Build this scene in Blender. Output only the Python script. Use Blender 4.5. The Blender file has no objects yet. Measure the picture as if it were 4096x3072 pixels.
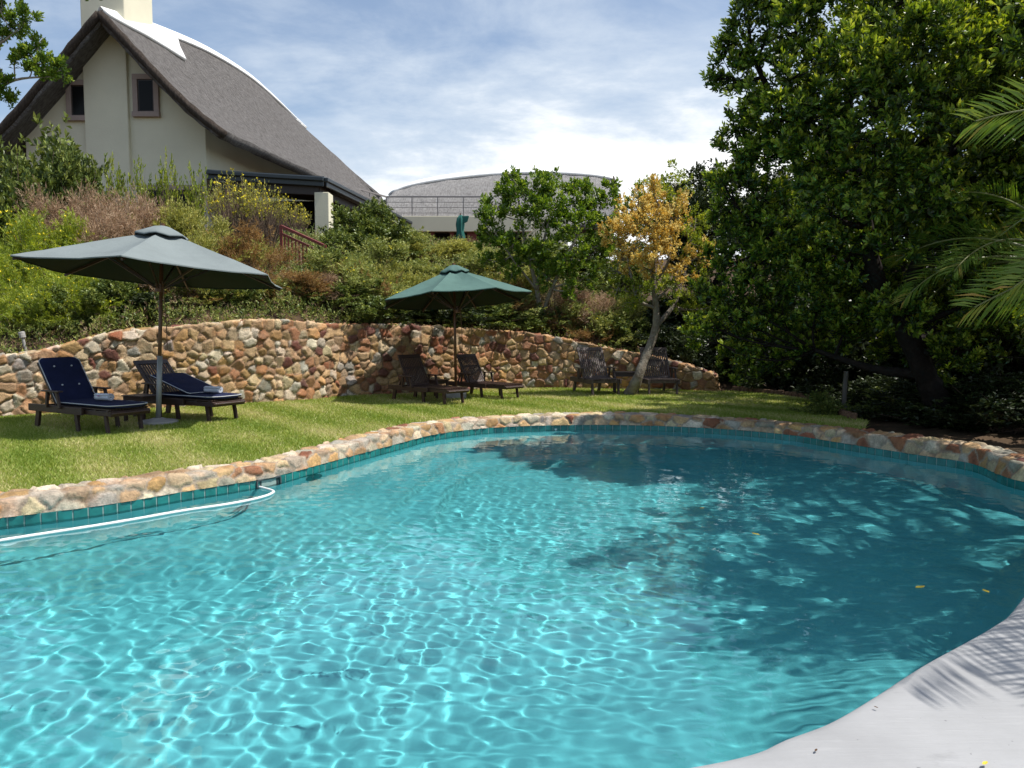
import bpy, math, random
import numpy as np
from mathutils import Vector, Matrix, Euler
R = math.radians
S = bpy.context.scene
COL = S.collection

# ------------------------------------------------------------------ camera
EYE = 1.46; F = 800.0; PITCH = math.atan((384 - 325) / F)
cam = bpy.data.cameras.new('camera'); camo = bpy.data.objects.new('camera', cam); COL.objects.link(camo)
cam.lens = 36 * F / 1024; cam.clip_start = .05; cam.clip_end = 6000
camo.location = (0, 0, EYE); camo.rotation_euler = (R(90) - PITCH, 0, 0)
S.camera = camo

# ------------------------------------------------------------------ sky, sun, exposure
SUN_EL = R(61); SUN = Vector((math.cos(SUN_EL) * .997, math.cos(SUN_EL) * -.06, math.sin(SUN_EL))).normalized()
SUN_ROT = math.atan2(SUN.x, SUN.y)
sun = bpy.data.lights.new('sun', 'SUN'); sun.energy = 4.5; sun.angle = R(.53); sun.color = (1, .955, .89)
sun.cycles.is_caustics_light = True
suno = bpy.data.objects.new('sun', sun); COL.objects.link(suno)
suno.rotation_euler = (-SUN).to_track_quat('-Z', 'Y').to_euler(); suno.location = SUN * 60
S.view_settings.view_transform = 'Standard'; S.view_settings.look = 'None'
S.view_settings.exposure = 0.36; S.view_settings.gamma = 1.0
S.cycles.max_bounces = 9; S.cycles.transparent_max_bounces = 12; S.cycles.diffuse_bounces = 3
S.cycles.glossy_bounces = 4; S.cycles.transmission_bounces = 8
S.cycles.sample_clamp_indirect = 4.0; S.cycles.use_denoising = True
S.cycles.caustics_reflective = False; S.cycles.caustics_refractive = True

world = bpy.data.worlds.new('World'); S.world = world; world.use_nodes = True
def build_sky():
    nt = world.node_tree; N = nt.nodes; L = nt.links; bg = N['Background']
    def math_(op, a, b=None, clamp=False):
        n = N.new('ShaderNodeMath'); n.operation = op; n.use_clamp = clamp
        for i, v in enumerate((a, b)):
            if v is None: continue
            if isinstance(v, (int, float)): n.inputs[i].default_value = v
            else: L.new(v, n.inputs[i])
        return n.outputs[0]
    sky = N.new('ShaderNodeTexSky'); sky.sky_type = 'NISHITA'; sky.sun_disc = False
    sky.sun_elevation = SUN_EL; sky.sun_rotation = SUN_ROT; sky.air_density = 1.0; sky.dust_density = 1.4; sky.ozone_density = 1.0
    tc = N.new('ShaderNodeTexCoord'); sep = N.new('ShaderNodeSeparateXYZ'); L.new(tc.outputs['Generated'], sep.inputs[0])
    x, y, z = sep.outputs
    zz = math_('ADD', math_('MAXIMUM', z, 0.0), .18)
    comb = N.new('ShaderNodeCombineXYZ'); L.new(math_('DIVIDE', x, zz), comb.inputs[0]); L.new(math_('DIVIDE', y, zz), comb.inputs[1])
    def noise(scale, detail, rough, stretch, off):
        mp = N.new('ShaderNodeMapping'); mp.inputs['Scale'].default_value = stretch; mp.inputs['Location'].default_value = off
        L.new(comb.outputs[0], mp.inputs[0])
        n = N.new('ShaderNodeTexNoise'); n.inputs['Scale'].default_value = scale; n.inputs['Detail'].default_value = detail
        n.inputs['Roughness'].default_value = rough; n.inputs['Distortion'].default_value = .35; L.new(mp.outputs[0], n.inputs['Vector']); return n.outputs[0]
    n1 = noise(1.5, 9, .62, (1, 1.0, 1), (3.1, 1.7, 0)); n2 = noise(4.5, 8, .6, (1, 1.3, 1), (0.4, 5.2, 0))
    # the big bright bank of cloud stands over the far building
    az = math_('DIVIDE', x, math_('MAXIMUM', y, .05))
    def bump(az0, sa, z0, sz):
        a = math_('POWER', math_('DIVIDE', math_('SUBTRACT', az, az0), sa), 2); b = math_('POWER', math_('DIVIDE', math_('SUBTRACT', z, z0), sz), 2)
        return math_('EXPONENT', math_('MULTIPLY', math_('ADD', a, b), -1))
    front = math_('GREATER_THAN', y, 0)
    bank = math_('MULTIPLY', math_('ADD', math_('MULTIPLY', bump(.13, .38, .15, .10), 1.0), math_('MULTIPLY', bump(.0, .13, .36, .05), .16)), front)
    d = math_('ADD', math_('ADD', math_('MULTIPLY', math_('SUBTRACT', n1, .5), 1.5), math_('MULTIPLY', math_('SUBTRACT', n2, .5), .55)), bank)
    mr = N.new('ShaderNodeMapRange'); mr.interpolation_type = 'SMOOTHSTEP'
    L.new(d, mr.inputs[0]); mr.inputs[1].default_value = -.18; mr.inputs[2].default_value = .58; mr.inputs[3].default_value = .10
    core = N.new('ShaderNodeMapRange'); core.interpolation_type = 'SMOOTHSTEP'; L.new(d, core.inputs[0]); core.inputs[1].default_value = .3; core.inputs[2].default_value = .8
    cc = N.new('ShaderNodeMix'); cc.data_type = 'RGBA'; L.new(core.outputs[0], cc.inputs[0])
    cc.inputs[6].default_value = (5.0, 5.6, 6.3, 1); cc.inputs[7].default_value = (8.2, 8.2, 8.1, 1)
    mx = N.new('ShaderNodeMix'); mx.data_type = 'RGBA'
    L.new(math_('MULTIPLY', mr.outputs[0], .92), mx.inputs[0]); L.new(sky.outputs[0], mx.inputs[6]); L.new(cc.outputs[2], mx.inputs[7])
    L.new(mx.outputs[2], bg.inputs[0]); bg.inputs[1].default_value = .12
build_sky()

# ------------------------------------------------------------------ picture -> place
_fw = np.array([0, math.cos(PITCH), -math.sin(PITCH)]); _up = np.array([0, math.sin(PITCH), math.cos(PITCH)])
def ray(x, y): return np.array([1., 0, 0]) * (x - 512) / F + _fw + _up * (384 - y) / F
def G(x, y, z=0.0):                       # point on the level z
    d = ray(x, y); t = (z - EYE) / d[2]; p = d * t; p[2] += EYE; return p
def D(x, y, Y):                           # point at the distance Y
    d = ray(x, y); p = d * (Y / d[1]); p[2] += EYE; return p

# ------------------------------------------------------------------ object helpers
def link(o): COL.objects.link(o); return o
def tag(o, label=None, cat=None, group=None, kind=None):
    if label: o['label'] = label
    if cat: o['category'] = cat
    if group: o['group'] = group
    if kind: o['kind'] = kind
    return o
def thing(name, label, cat, loc=(0, 0, 0), rz=0, group=None, scale=1.0):
    o = link(bpy.data.objects.new(name, None)); o.location = loc; o.rotation_euler = (0, 0, rz)
    o.scale = (scale,) * 3 if isinstance(scale, (int, float)) else scale
    o.empty_display_size = .1
    return tag(o, label, cat, group)
def mesh_obj(name, v, f, mat, parent=None, smooth=False, col=None, attr='tint'):
    v = np.asarray(v, dtype=np.float32)
    me = bpy.data.meshes.new(name)
    if isinstance(f, np.ndarray):
        me.vertices.add(len(v)); me.vertices.foreach_set('co', v.ravel())
        k = f.shape[1]
        me.loops.add(f.size); me.loops.foreach_set('vertex_index', f.ravel().astype(np.int32))
        me.polygons.add(len(f)); me.polygons.foreach_set('loop_start', np.arange(0, f.size, k, dtype=np.int32))
        me.update(calc_edges=True)
    else:
        me.from_pydata([tuple(map(float, p)) for p in v], [], f); me.update()
    if smooth: me.polygons.foreach_set('use_smooth', np.ones(len(me.polygons), bool))
    if col is not None:
        a = me.color_attributes.new(attr, 'FLOAT_COLOR', 'POINT')
        c = np.ones((len(v), 4), np.float32); c[:, :col.shape[1]] = col; a.data.foreach_set('color', c.ravel())
    if mat: me.materials.append(mat)
    o = link(bpy.data.objects.new(name, me))
    if parent: o.parent = parent
    return o
class MB:
    def __init__(s): s.v = []; s.f = []
    def add(s, v, f):
        n = len(s.v); s.v += [tuple(p) for p in v]; s.f += [tuple(i + n for i in q) for q in f]
    def box(s, c, d, rot=None):
        M = Euler(rot).to_matrix() if rot else None
        vs = []
        for i in (-1, 1):
            for j in (-1, 1):
                for k in (-1, 1):
                    p = Vector((i * d[0] / 2, j * d[1] / 2, k * d[2] / 2))
                    vs.append((M @ p if M else p) + Vector(c))
        s.add(vs, [(0, 1, 3, 2), (4, 6, 7, 5), (0, 4, 5, 1), (2, 3, 7, 6), (0, 2, 6, 4), (1, 5, 7, 3)])
    def bar(s, a, b, w, h, up=(0, 0, 1)):
        a = Vector(a); b = Vector(b); t = (b - a).normalized(); u = Vector(up)
        if abs(t.dot(u)) > .98: u = Vector((0, 1, 0))
        sd = t.cross(u).normalized() * w / 2; n = sd.cross(t).normalized() * h / 2
        vs = [p + i * sd + j * n for p in (a, b) for i, j in ((-1, -1), (1, -1), (1, 1), (-1, 1))]
        s.add(vs, [(3, 2, 1, 0), (4, 5, 6, 7), (0, 1, 5, 4), (1, 2, 6, 5), (2, 3, 7, 6), (3, 0, 4, 7)])
    def tube(s, pts, rad, n=8, closed=False):
        pts = [Vector(p) for p in pts]; m = len(pts)
        if not hasattr(rad, '__len__'): rad = [rad] * m
        vs = []; fs = []; prev = None
        for i, p in enumerate(pts):
            a = pts[(i - 1) % m] if (i or closed) else p; b = pts[(i + 1) % m] if (i < m - 1 or closed) else p
            t = (b - a).normalized()
            if prev is None: prev = t.orthogonal()
            u = (prev - t * prev.dot(t)); u = u.normalized() if u.length > 1e-6 else t.orthogonal().normalized(); prev = u
            w = t.cross(u)
            for k in range(n):
                an = 2 * math.pi * k / n; vs.append(p + (u * math.cos(an) + w * math.sin(an)) * rad[i])
        for i in range(m if closed else m - 1):
            j = (i + 1) % m
            for k in range(n): fs.append((i * n + k, i * n + (k + 1) % n, j * n + (k + 1) % n, j * n + k))
        if not closed:
            fs.append(tuple(range(n - 1, -1, -1))); fs.append(tuple((m - 1) * n + k for k in range(n)))
        s.add(vs, fs)
    def lathe(s, prof, n=24, c=(0, 0, 0)):
        vs = []; fs = []
        for r, z in prof:
            for k in range(n): vs.append((c[0] + r * math.cos(2 * math.pi * k / n), c[1] + r * math.sin(2 * math.pi * k / n), c[2] + z))
        for i in range(len(prof) - 1):
            for k in range(n): fs.append((i * n + k, i * n + (k + 1) % n, (i + 1) * n + (k + 1) % n, (i + 1) * n + k))
        fs.append(tuple(range(n - 1, -1, -1))); fs.append(tuple((len(prof) - 1) * n + k for k in range(n)))
        s.add(vs, fs)
    def poly(s, pts, thick):                # polygon (list of 3d points) given a thickness vector
        n = len(pts); t = Vector(thick); vs = [Vector(p) for p in pts] + [Vector(p) + t for p in pts]
        s.add(vs, [tuple(range(n)), tuple(range(2 * n - 1, n - 1, -1))] + [(i, i + n, (i + 1) % n + n, (i + 1) % n) for i in range(n)])
    def build(s, name, mat, parent=None, smooth=False, bevel=0, seg=2):
        o = mesh_obj(name, s.v, s.f, mat, parent, smooth)
        if bevel:
            b = o.modifiers.new('b', 'BEVEL'); b.width = bevel; b.segments = seg; b.limit_method = 'ANGLE'; b.angle_limit = R(40)
        return o
def copy_tree(o, parent=None):
    c = link(o.copy())
    if parent: c.parent = parent
    for ch in o.children: copy_tree(ch, c)
    return c
def catmull(P, n, closed=False):
    P = np.asarray(P, float); m = len(P); out = []
    segs = m if closed else m - 1
    for i in range(segs):
        if closed: a, b, c, d = P[(i - 1) % m], P[i], P[(i + 1) % m], P[(i + 2) % m]
        else: a, b, c, d = P[max(i - 1, 0)], P[i], P[i + 1], P[min(i + 2, m - 1)]
        for t in np.linspace(0, 1, n, endpoint=False):
            out.append(.5 * (2 * b + (c - a) * t + (2 * a - 5 * b + 4 * c - d) * t * t + (3 * b - a - 3 * c + d) * t ** 3))
    if not closed: out.append(P[-1])
    return np.array(out)
def resample(P, step, closed=False):
    P = np.asarray(P, float)
    if closed: P = np.vstack([P, P[:1]])
    s = np.r_[0, np.cumsum(np.linalg.norm(np.diff(P, axis=0), axis=1))]
    n = max(2, int(round(s[-1] / step)) + 1); t = np.linspace(0, s[-1], n)
    Q = np.stack([np.interp(t, s, P[:, k]) for k in range(P.shape[1])], 1)
    return (Q[:-1], t[:-1]) if closed else (Q, t)
def gridf(ny, nx, wrap=False):
    i = np.arange(ny - 1)[:, None] * nx; j = np.arange(nx if wrap else nx - 1)[None]; j2 = (j + 1) % nx
    return np.stack([i + j, i + j2, i + nx + j2, i + nx + j], -1).reshape(-1, 4)
def sstep(x, a, b):
    t = np.clip((x - a) / (b - a), 0, 1); return t * t * (3 - 2 * t)

# ------------------------------------------------------------------ materials
def mat(name, col=(.5, .5, .5), rough=.6, spec=.5, metal=0, var=0, vscale=8, bump=0, bscale=40, col2=None, stretch=None, detail=6):
    m = bpy.data.materials.new(name); m.use_nodes = True; nt = m.node_tree; N = nt.nodes; L = nt.links; p = N['Principled BSDF']
    p.inputs['Base Color'].default_value = (*col, 1); p.inputs['Roughness'].default_value = rough; p.inputs['Metallic'].default_value = metal
    p.inputs['Specular IOR Level'].default_value = spec
    tc = N.new('ShaderNodeTexCoord'); src = tc.outputs['Object']
    if stretch:
        mp = N.new('ShaderNodeMapping'); mp.inputs['Scale'].default_value = stretch; L.new(src, mp.inputs[0]); src = mp.outputs[0]
    if var or col2:
        n = N.new('ShaderNodeTexNoise'); n.inputs['Scale'].default_value = vscale; n.inputs['Detail'].default_value = detail; n.inputs['Roughness'].default_value = .62; L.new(src, n.inputs['Vector'])
        r = N.new('ShaderNodeValToRGB'); r.color_ramp.elements[0].position = .32; r.color_ramp.elements[1].position = .68
        c2 = col2 or tuple(c * (1 - var) for c in col)
        r.color_ramp.elements[0].color = (*c2, 1); r.color_ramp.elements[1].color = (*(col if col2 else tuple(min(1, c * (1 + var * .5)) for c in col)), 1)
        L.new(n.outputs[0], r.inputs[0]); L.new(r.outputs[0], p.inputs['Base Color'])
    if bump:
        n = N.new('ShaderNodeTexNoise'); n.inputs['Scale'].default_value = bscale; n.inputs['Detail'].default_value = 5; L.new(src, n.inputs['Vector'])
        b = N.new('ShaderNodeBump'); b.inputs['Strength'].default_value = bump; b.inputs['Distance'].default_value = .02
        L.new(n.outputs[0], b.inputs['Height']); L.new(b.outputs[0], p.inputs['Normal'])
    return m
def leaf_mat(name, stops, rough=.4, spec=.5, trans=.25):
    """leaf colour picked leaf by leaf from the tint value stored with it"""
    m = bpy.data.materials.new(name); m.use_nodes = True; nt = m.node_tree; N = nt.nodes; L = nt.links; p = N['Principled BSDF']; out = N['Material Output']
    a = N.new('ShaderNodeAttribute'); a.attribute_name = 'tint'; sp = N.new('ShaderNodeSeparateColor'); L.new(a.outputs['Color'], sp.inputs[0])
    r = N.new('ShaderNodeValToRGB'); els = r.color_ramp.elements
    for i, (pos, c) in enumerate(stops):
        e = els[i] if i < 2 else els.new(pos)
        e.position = pos; e.color = (*c, 1)
    L.new(sp.outputs[0], r.inputs[0]); L.new(r.outputs[0], p.inputs['Base Color'])
    p.inputs['Roughness'].default_value = rough; p.inputs['Specular IOR Level'].default_value = spec
    t = N.new('ShaderNodeBsdfTranslucent'); hs = N.new('ShaderNodeHueSaturation'); hs.inputs['Hue'].default_value = .485; hs.inputs['Value'].default_value = 1.5; hs.inputs['Saturation'].default_value = 1.1
    L.new(r.outputs[0], hs.inputs['Color']); L.new(hs.outputs[0], t.inputs['Color'])
    mx = N.new('ShaderNodeMixShader'); mx.inputs[0].default_value = trans; L.new(p.outputs[0], mx.inputs[1]); L.new(t.outputs[0], mx.inputs[2]); L.new(mx.outputs[0], out.inputs['Surface'])
    return m
def stone_mat(name, sat=1.0):
    m = bpy.data.materials.new(name); m.use_nodes = True; nt = m.node_tree; N = nt.nodes; L = nt.links; p = N['Principled BSDF']
    a = N.new('ShaderNodeAttribute'); a.attribute_name = 'stone'
    tc = N.new('ShaderNodeTexCoord')
    n1 = N.new('ShaderNodeTexNoise'); n1.inputs['Scale'].default_value = 9; n1.inputs['Detail'].default_value = 8; n1.inputs['Roughness'].default_value = .7; L.new(tc.outputs['Object'], n1.inputs['Vector'])
    n2 = N.new('ShaderNodeTexNoise'); n2.inputs['Scale'].default_value = 45; n2.inputs['Detail'].default_value = 6; n2.inputs['Roughness'].default_value = .7; L.new(tc.outputs['Object'], n2.inputs['Vector'])
    r = N.new('ShaderNodeMapRange'); r.inputs[1].default_value = .3; r.inputs[2].default_value = .7; r.inputs[3].default_value = .55; r.inputs[4].default_value = 1.4; L.new(n1.outputs[0], r.inputs[0])
    r2 = N.new('ShaderNodeMapRange'); r2.inputs[1].default_value = .3; r2.inputs[2].default_value = .7; r2.inputs[3].default_value = .7; r2.inputs[4].default_value = 1.25; L.new(n2.outputs[0], r2.inputs[0])
    mm = N.new('ShaderNodeMath'); mm.operation = 'MULTIPLY'; L.new(r.outputs[0], mm.inputs[0]); L.new(r2.outputs[0], mm.inputs[1])
    vm = N.new('ShaderNodeVectorMath'); vm.operation = 'SCALE'; L.new(a.outputs['Color'], vm.inputs[0]); L.new(mm.outputs[0], vm.inputs['Scale'])
    # rusty staining between stones of one colour
    n3 = N.new('ShaderNodeTexNoise'); n3.inputs['Scale'].default_value = 5; n3.inputs['Detail'].default_value = 5; L.new(tc.outputs['Object'], n3.inputs['Vector'])
    r3 = N.new('ShaderNodeMapRange'); r3.inputs[1].default_value = .52; r3.inputs[2].default_value = .75; r3.inputs[3].default_value = 0; r3.inputs[4].default_value = .55; L.new(n3.outputs[0], r3.inputs[0])
    mx = N.new('ShaderNodeMix'); mx.data_type = 'RGBA'; mx.blend_type = 'MULTIPLY'; L.new(r3.outputs[0], mx.inputs[0]); L.new(vm.outputs[0], mx.inputs[6]); mx.inputs[7].default_value = (1, .62, .35, 1)
    L.new(mx.outputs[2], p.inputs['Base Color']); p.inputs['Roughness'].default_value = .68; p.inputs['Specular IOR Level'].default_value = .45
    b = N.new('ShaderNodeBump'); b.inputs['Strength'].default_value = .9; b.inputs['Distance'].default_value = .012; L.new(n2.outputs[0], b.inputs['Height']); L.new(b.outputs[0], p.inputs['Normal'])
    return m
M = {}
M['stone'] = stone_mat('rough_stone')
M['tile'] = mat('teal_tile', (.02, .19, .175), .12, .6, var=.35, vscale=7, detail=2)
M['grout'] = mat('pale_grout', (.28, .36, .33), .8)
M['plaster'] = mat('turquoise_plaster', (.14, .50, .545), .75, .2, var=.10, vscale=1.2, detail=7)
M['deck'] = mat('pale_deck_paint', (.365, .368, .375), .55, .35, var=.06, vscale=2.2, bump=.12, bscale=60, detail=8)
M['soil'] = mat('soil', (.10, .065, .04), .95, .1, col2=(.05, .038, .024), vscale=3, bump=.8, bscale=14)
M['lawn'] = mat('lawn_turf', (.20, .25, .05), .9, .1, col2=(.28, .26, .10), vscale=5, bump=.8, bscale=120, detail=9)
def deck_mat():
    m = mat('pale_deck_paint', (.35, .352, .355), .6, .35); nt = m.node_tree; N = nt.nodes; L = nt.links; p = N['Principled BSDF']; tc = N.new('ShaderNodeTexCoord')
    def nz(sc, det, st, lo, hi, a, b):
        mp = N.new('ShaderNodeMapping'); mp.inputs['Scale'].default_value = st; mp.inputs['Rotation'].default_value = (0, 0, .6); L.new(tc.outputs['Object'], mp.inputs[0])
        n = N.new('ShaderNodeTexNoise'); n.inputs['Scale'].default_value = sc; n.inputs['Detail'].default_value = det; n.inputs['Roughness'].default_value = .65; L.new(mp.outputs[0], n.inputs['Vector'])
        r = N.new('ShaderNodeMapRange'); r.inputs[1].default_value = lo; r.inputs[2].default_value = hi; r.inputs[3].default_value = a; r.inputs[4].default_value = b; L.new(n.outputs[0], r.inputs[0]); return r.outputs[0], n.outputs[0]
    a, _ = nz(1.6, 7, (1, 1, 1), .3, .7, .86, 1.08); b, hb = nz(6, 8, (.5, 5, 1), .60, .72, 1.0, 1.12); c, _ = nz(30, 3, (1, 1, 1), .70, .74, 1.0, .62); d, _ = nz(3.2, 6, (1, 1.6, 1), .62, .70, 1.0, .86)
    prev = a
    for o in (b, c, d): q = N.new('ShaderNodeMath'); q.operation = 'MULTIPLY'; L.new(prev, q.inputs[0]); L.new(o, q.inputs[1]); prev = q.outputs[0]
    v = N.new('ShaderNodeVectorMath'); v.operation = 'SCALE'; v.inputs[0].default_value = (.35, .352, .355); L.new(prev, v.inputs['Scale']); L.new(v.outputs[0], p.inputs['Base Color'])
    bm = N.new('ShaderNodeBump'); bm.inputs['Strength'].default_value = .35; bm.inputs['Distance'].default_value = .01; L.new(hb, bm.inputs['Height']); L.new(bm.outputs[0], p.inputs['Normal']); return m
M['deck'] = deck_mat()
M['cream'] = mat('cream_render', (.71, .67, .51), .85, .2, var=.05, vscale=1.0, bump=.25, bscale=22)
M['pinkframe'] = mat('pink_grey_window_surround', (.36, .28, .245), .8, .2, var=.06)
M['white'] = mat('white_ridge_plaster', (.86, .86, .84), .7, .2, var=.03, vscale=1.5, bump=.2, bscale=8)
M['glassdark'] = mat('dark_window_glass', (.012, .012, .012), .25, .12)
M['darkwood'] = mat('dark_window_wood', (.035, .022, .017), .5)
M['charcoal'] = mat('charcoal_gutter', (.028, .036, .040), .35, .5)
M['ironroof'] = mat('charcoal_roof_sheet', (.10, .11, .115), .35, .5)
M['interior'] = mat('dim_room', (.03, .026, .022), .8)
M['redmetal'] = mat('oxide_red_paint', (.20, .038, .03), .5, .4, var=.15)
M['steel'] = mat('weathered_steel', (.30, .27, .25), .4, .5, metal=.4)
M['wood'] = mat('dark_oiled_wood', (.055, .026, .018), .42, .5, col2=(.028, .015, .012), vscale=9, bump=.3, bscale=60, stretch=(.25, 3, 3))
M['wood2'] = mat('weathered_grey_wood', (.12, .09, .08), .55, .45, col2=(.035, .022, .019), vscale=8, bump=.3, bscale=60, stretch=(3, 3, .25))
M['polewood'] = mat('varnished_pole', (.15, .065, .028), .4, .5, col2=(.09, .04, .02), vscale=6, stretch=(6, 6, .5))
M['polemetal'] = mat('grey_sleeve', (.33, .34, .33), .5, .5, metal=.3, var=.1)
M['concrete'] = mat('concrete', (.34, .33, .31), .9, .2, var=.2, vscale=10, bump=.4)
M['navy'] = mat('navy_canvas', (.016, .021, .062), .85, .15, var=.25, vscale=5, bump=.3, bscale=150)
M['piping'] = mat('pale_piping', (.50, .52, .56), .8)
M['towel'] = mat('white_towel', (.72, .75, .82), .95, .1, bump=.8, bscale=120)
M['fabric1'] = mat('faded_grey_green_canvas', (.195, .225, .225), .9, .1, var=.10, vscale=2.5, bump=.5, bscale=7)
M['fabric2'] = mat('green_canvas', (.085, .155, .135), .85, .15, var=.12, vscale=3, bump=.5, bscale=8)
M['under'] = mat('shade_dark_underside', (.028, .040, .036), .9, .1)  # shade under the canopies put into a darker cloth colour
M['fabric3'] = mat('deep_green_canvas', (.03, .13, .11), .85, .15, var=.1)
M['log'] = mat('weathered_log', (.22, .135, .085), .9, .1, col2=(.10, .06, .04), vscale=14, bump=.6, bscale=30)
M['greywood'] = mat('silver_grey_timber', (.17, .155, .14), .9, .1, var=.3, vscale=10, stretch=(4, 4, .5), bump=.4)
M['hose'] = mat('white_hose', (.74, .76, .74), .5)
M['plastic'] = mat('dark_plastic', (.035, .04, .042), .4)
M['plastic2'] = mat('charcoal_plastic', (.07, .075, .078), .45)
M['greyplastic'] = mat('grey_plastic', (.16, .17, .17), .45)
M['darkdisc'] = mat('dark_teal_disc', (.02, .10, .12), .6)
M['bark_dark'] = mat('dark_bark', (.026, .020, .016), .9, .15, col2=(.012, .010, .009), vscale=12, bump=1, bscale=22)
M['bark_grey'] = mat('lichen_grey_bark', (.26, .235, .19), .9, .15, col2=(.13, .10, .075), vscale=11, bump=1, bscale=28)
M['bark_pale'] = mat('pale_bark', (.36, .32, .27), .85, .15, col2=(.22, .18, .14), vscale=10, bump=.6, bscale=30)
M['twig'] = mat('brown_twig', (.20, .145, .11), .9, .1, var=.3)
M['yellow'] = mat('yellow_petal', (.74, .62, .05), .7, .1)
M['orangeleaf'] = mat('orange_leaf', (.45, .17, .03), .6)
M['yellowleaf'] = mat('fallen_yellow_leaf', (.70, .52, .05), .6, var=.2, vscale=30)
M['pink'] = mat('mauve_petal', (.42, .16, .36), .7, .1)
def water_mat():
    m = bpy.data.materials.new('pool_water'); m.use_nodes = True; nt = m.node_tree
    g = nt.nodes.new('ShaderNodeBsdfGlass'); g.inputs['Roughness'].default_value = 0; g.inputs['IOR'].default_value = 1.33; g.inputs['Color'].default_value = (.86, .985, .985, 1)
    nt.links.new(g.outputs[0], nt.nodes['Material Output'].inputs['Surface']); return m
M['water'] = water_mat()
def thatch_mat(name, c1, c2, sx):
    m = mat(name, c1, .9, .1, col2=c2, vscale=7, bump=1.0, bscale=26, stretch=sx, detail=9)
    nt = m.node_tree
    for n in nt.nodes:
        if n.type == 'BUMP': n.inputs['Distance'].default_value = .10
    return m
M['thatch'] = thatch_mat('grey_thatch', (.235, .222, .212), (.10, .093, .088), (.8, 2.0, .8))
M['thatch2'] = thatch_mat('pale_thatch', (.46, .445, .43), (.24, .23, .22), (2.0, .8, .8))
M['thatch_edge'] = thatch_mat('thatch_cut_edge', (.13, .105, .085), (.06, .047, .04), (3, 3, .6))

# ------------------------------------------------------------------ pool outline
PX = [(0, 527), (101, 514), (181, 500), (258, 487), (279, 482.5), (343, 464.5), (400, 448.5), (435, 439.5), (486, 433), (553, 430), (638, 430), (725, 434), (790, 440), (833, 447), (912, 460), (972, 470), (1012, 486)]
pts = [np.array([-6.3, 3.0, 0]), np.array([-5.3, 4.5, 0])] + [G(x, y) for x, y in PX]
N_COPE = len(pts)
pts += [np.array(p + (0,)) for p in ((4.72, 6.55), (4.28, 5.85), (3.72, 5.3))]
DECKPX = [(1021, 606), (995, 630), (926, 669), (880, 699), (833, 727), (787, 745), (722, 768)]
n_deck0 = len(pts)
pts += [G(x, y) for x, y in DECKPX] + [np.array(p + (0,)) for p in ((-.2, 2.28), (-1.6, 1.75), (-3.4, 1.5), (-5.2, 1.75))]
raw = catmull(np.array(pts), 24, True); frac_deck = n_deck0 * 24
OUT, OS = resample(raw, .05, True)
OUT = OUT[:, :2]; NO = len(OUT)
_cum = np.r_[0, np.cumsum(np.linalg.norm(np.diff(np.vstack([raw, raw[:1]]), axis=0), axis=1))]
S_DECK = _cum[frac_deck - 14]; I_DECK = int(round(S_DECK / .05))       # coping runs 0..I_DECK, the deck takes the rest
CEN = np.array([.2, 6.0])
tang = np.roll(OUT, -1, 0) - np.roll(OUT, 1, 0); tang /= np.linalg.norm(tang, axis=1)[:, None]
NRM = np.stack([-tang[:, 1], tang[:, 0]], 1)
if np.mean(np.sum(NRM * (OUT - CEN), 1)) < 0: NRM = -NRM
for _ in range(6): NRM = (NRM + np.roll(NRM, 1, 0) + np.roll(NRM, -1, 0)); NRM /= np.linalg.norm(NRM, axis=1)[:, None]
ISDECK = np.arange(NO) >= I_DECK
def inside(P, poly):
    x, y = P[:, 0], P[:, 1]; c = np.zeros(len(P), bool); n = len(poly); j = n - 1
    for i in range(n):
        xi, yi = poly[i]; xj, yj = poly[j]
        if yi != yj: c ^= ((yi > y) != (yj > y)) & (x < (xj - xi) * (y - yi) / (yj - yi) + xi)
        j = i
    return c

# ------------------------------------------------------------------ stone wall line and terrain
LAWN = .18
WBX = np.array([-230, -120, 0, 60, 112, 163, 217, 271, 310, 350, 400, 452, 514, 565, 604, 643, 680, 714.])
WBY = np.interp(WBX, [-230, -120, 0, 150, 300, 350, 430, 514, 575, 650, 714], [431, 424, 417, 409, 401, 396.5, 392.5, 389, 388.5, 389.5, 391.5])
WTY = np.interp(WBX, [-230, -120, 0, 60, 112, 163, 217, 271, 310, 350, 400, 452, 520, 565, 604, 643, 714], [396, 377, 357.6, 349, 335, 328, 323.7, 321.5, 322.5, 324.6, 326, 328, 333, 340, 347, 355, 374])
WB = np.array([G(x, y, LAWN) for x, y in zip(WBX, WBY)])
WT = np.array([D(x, y, p[1] + .12)[2] for x, y, p in zip(WBX, WTY, WB)])
wall_pts = np.c_[WB[:, :2], WT]
wall_c = catmull(wall_pts, 10)
wl, ws = resample(wall_c, .02)
def wall_y(X): return np.interp(X, wall_c[:, 0], wall_c[:, 1])
def wall_top(X): return np.interp(X, wall_c[:, 0], wall_c[:, 2])
def terrain(X, Y):
    X = np.asarray(X, float); Y = np.asarray(Y, float)
    d = Y - wall_y(X) - .17
    wt = wall_top(np.clip(X, -9.5, 4.0)) - .12
    right = sstep(X, 2.0, 6.0)
    wt = wt * (1 - sstep(X, 3.5, 4.6)) + .2 * sstep(X, 3.5, 4.6)
    slope = .36 * (1 - right) + .09 * right
    cap = 3.6 * (1 - right) + 2.2 * right
    rise = slope * np.maximum(d - .2, 0); rise = cap * (1 - np.exp(-rise / cap * 1.15)) + .03 * np.maximum(d - 14, 0) * (1 - sstep(Y, 60, 300))
    z = np.where(d > 0, .1 + (wt - .1) * sstep(d, 0, .22) + rise, .1)
    far = sstep(Y, 30, 48); z = z * (1 - far) + np.maximum(z, 5.4) * far
    return z
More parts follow.
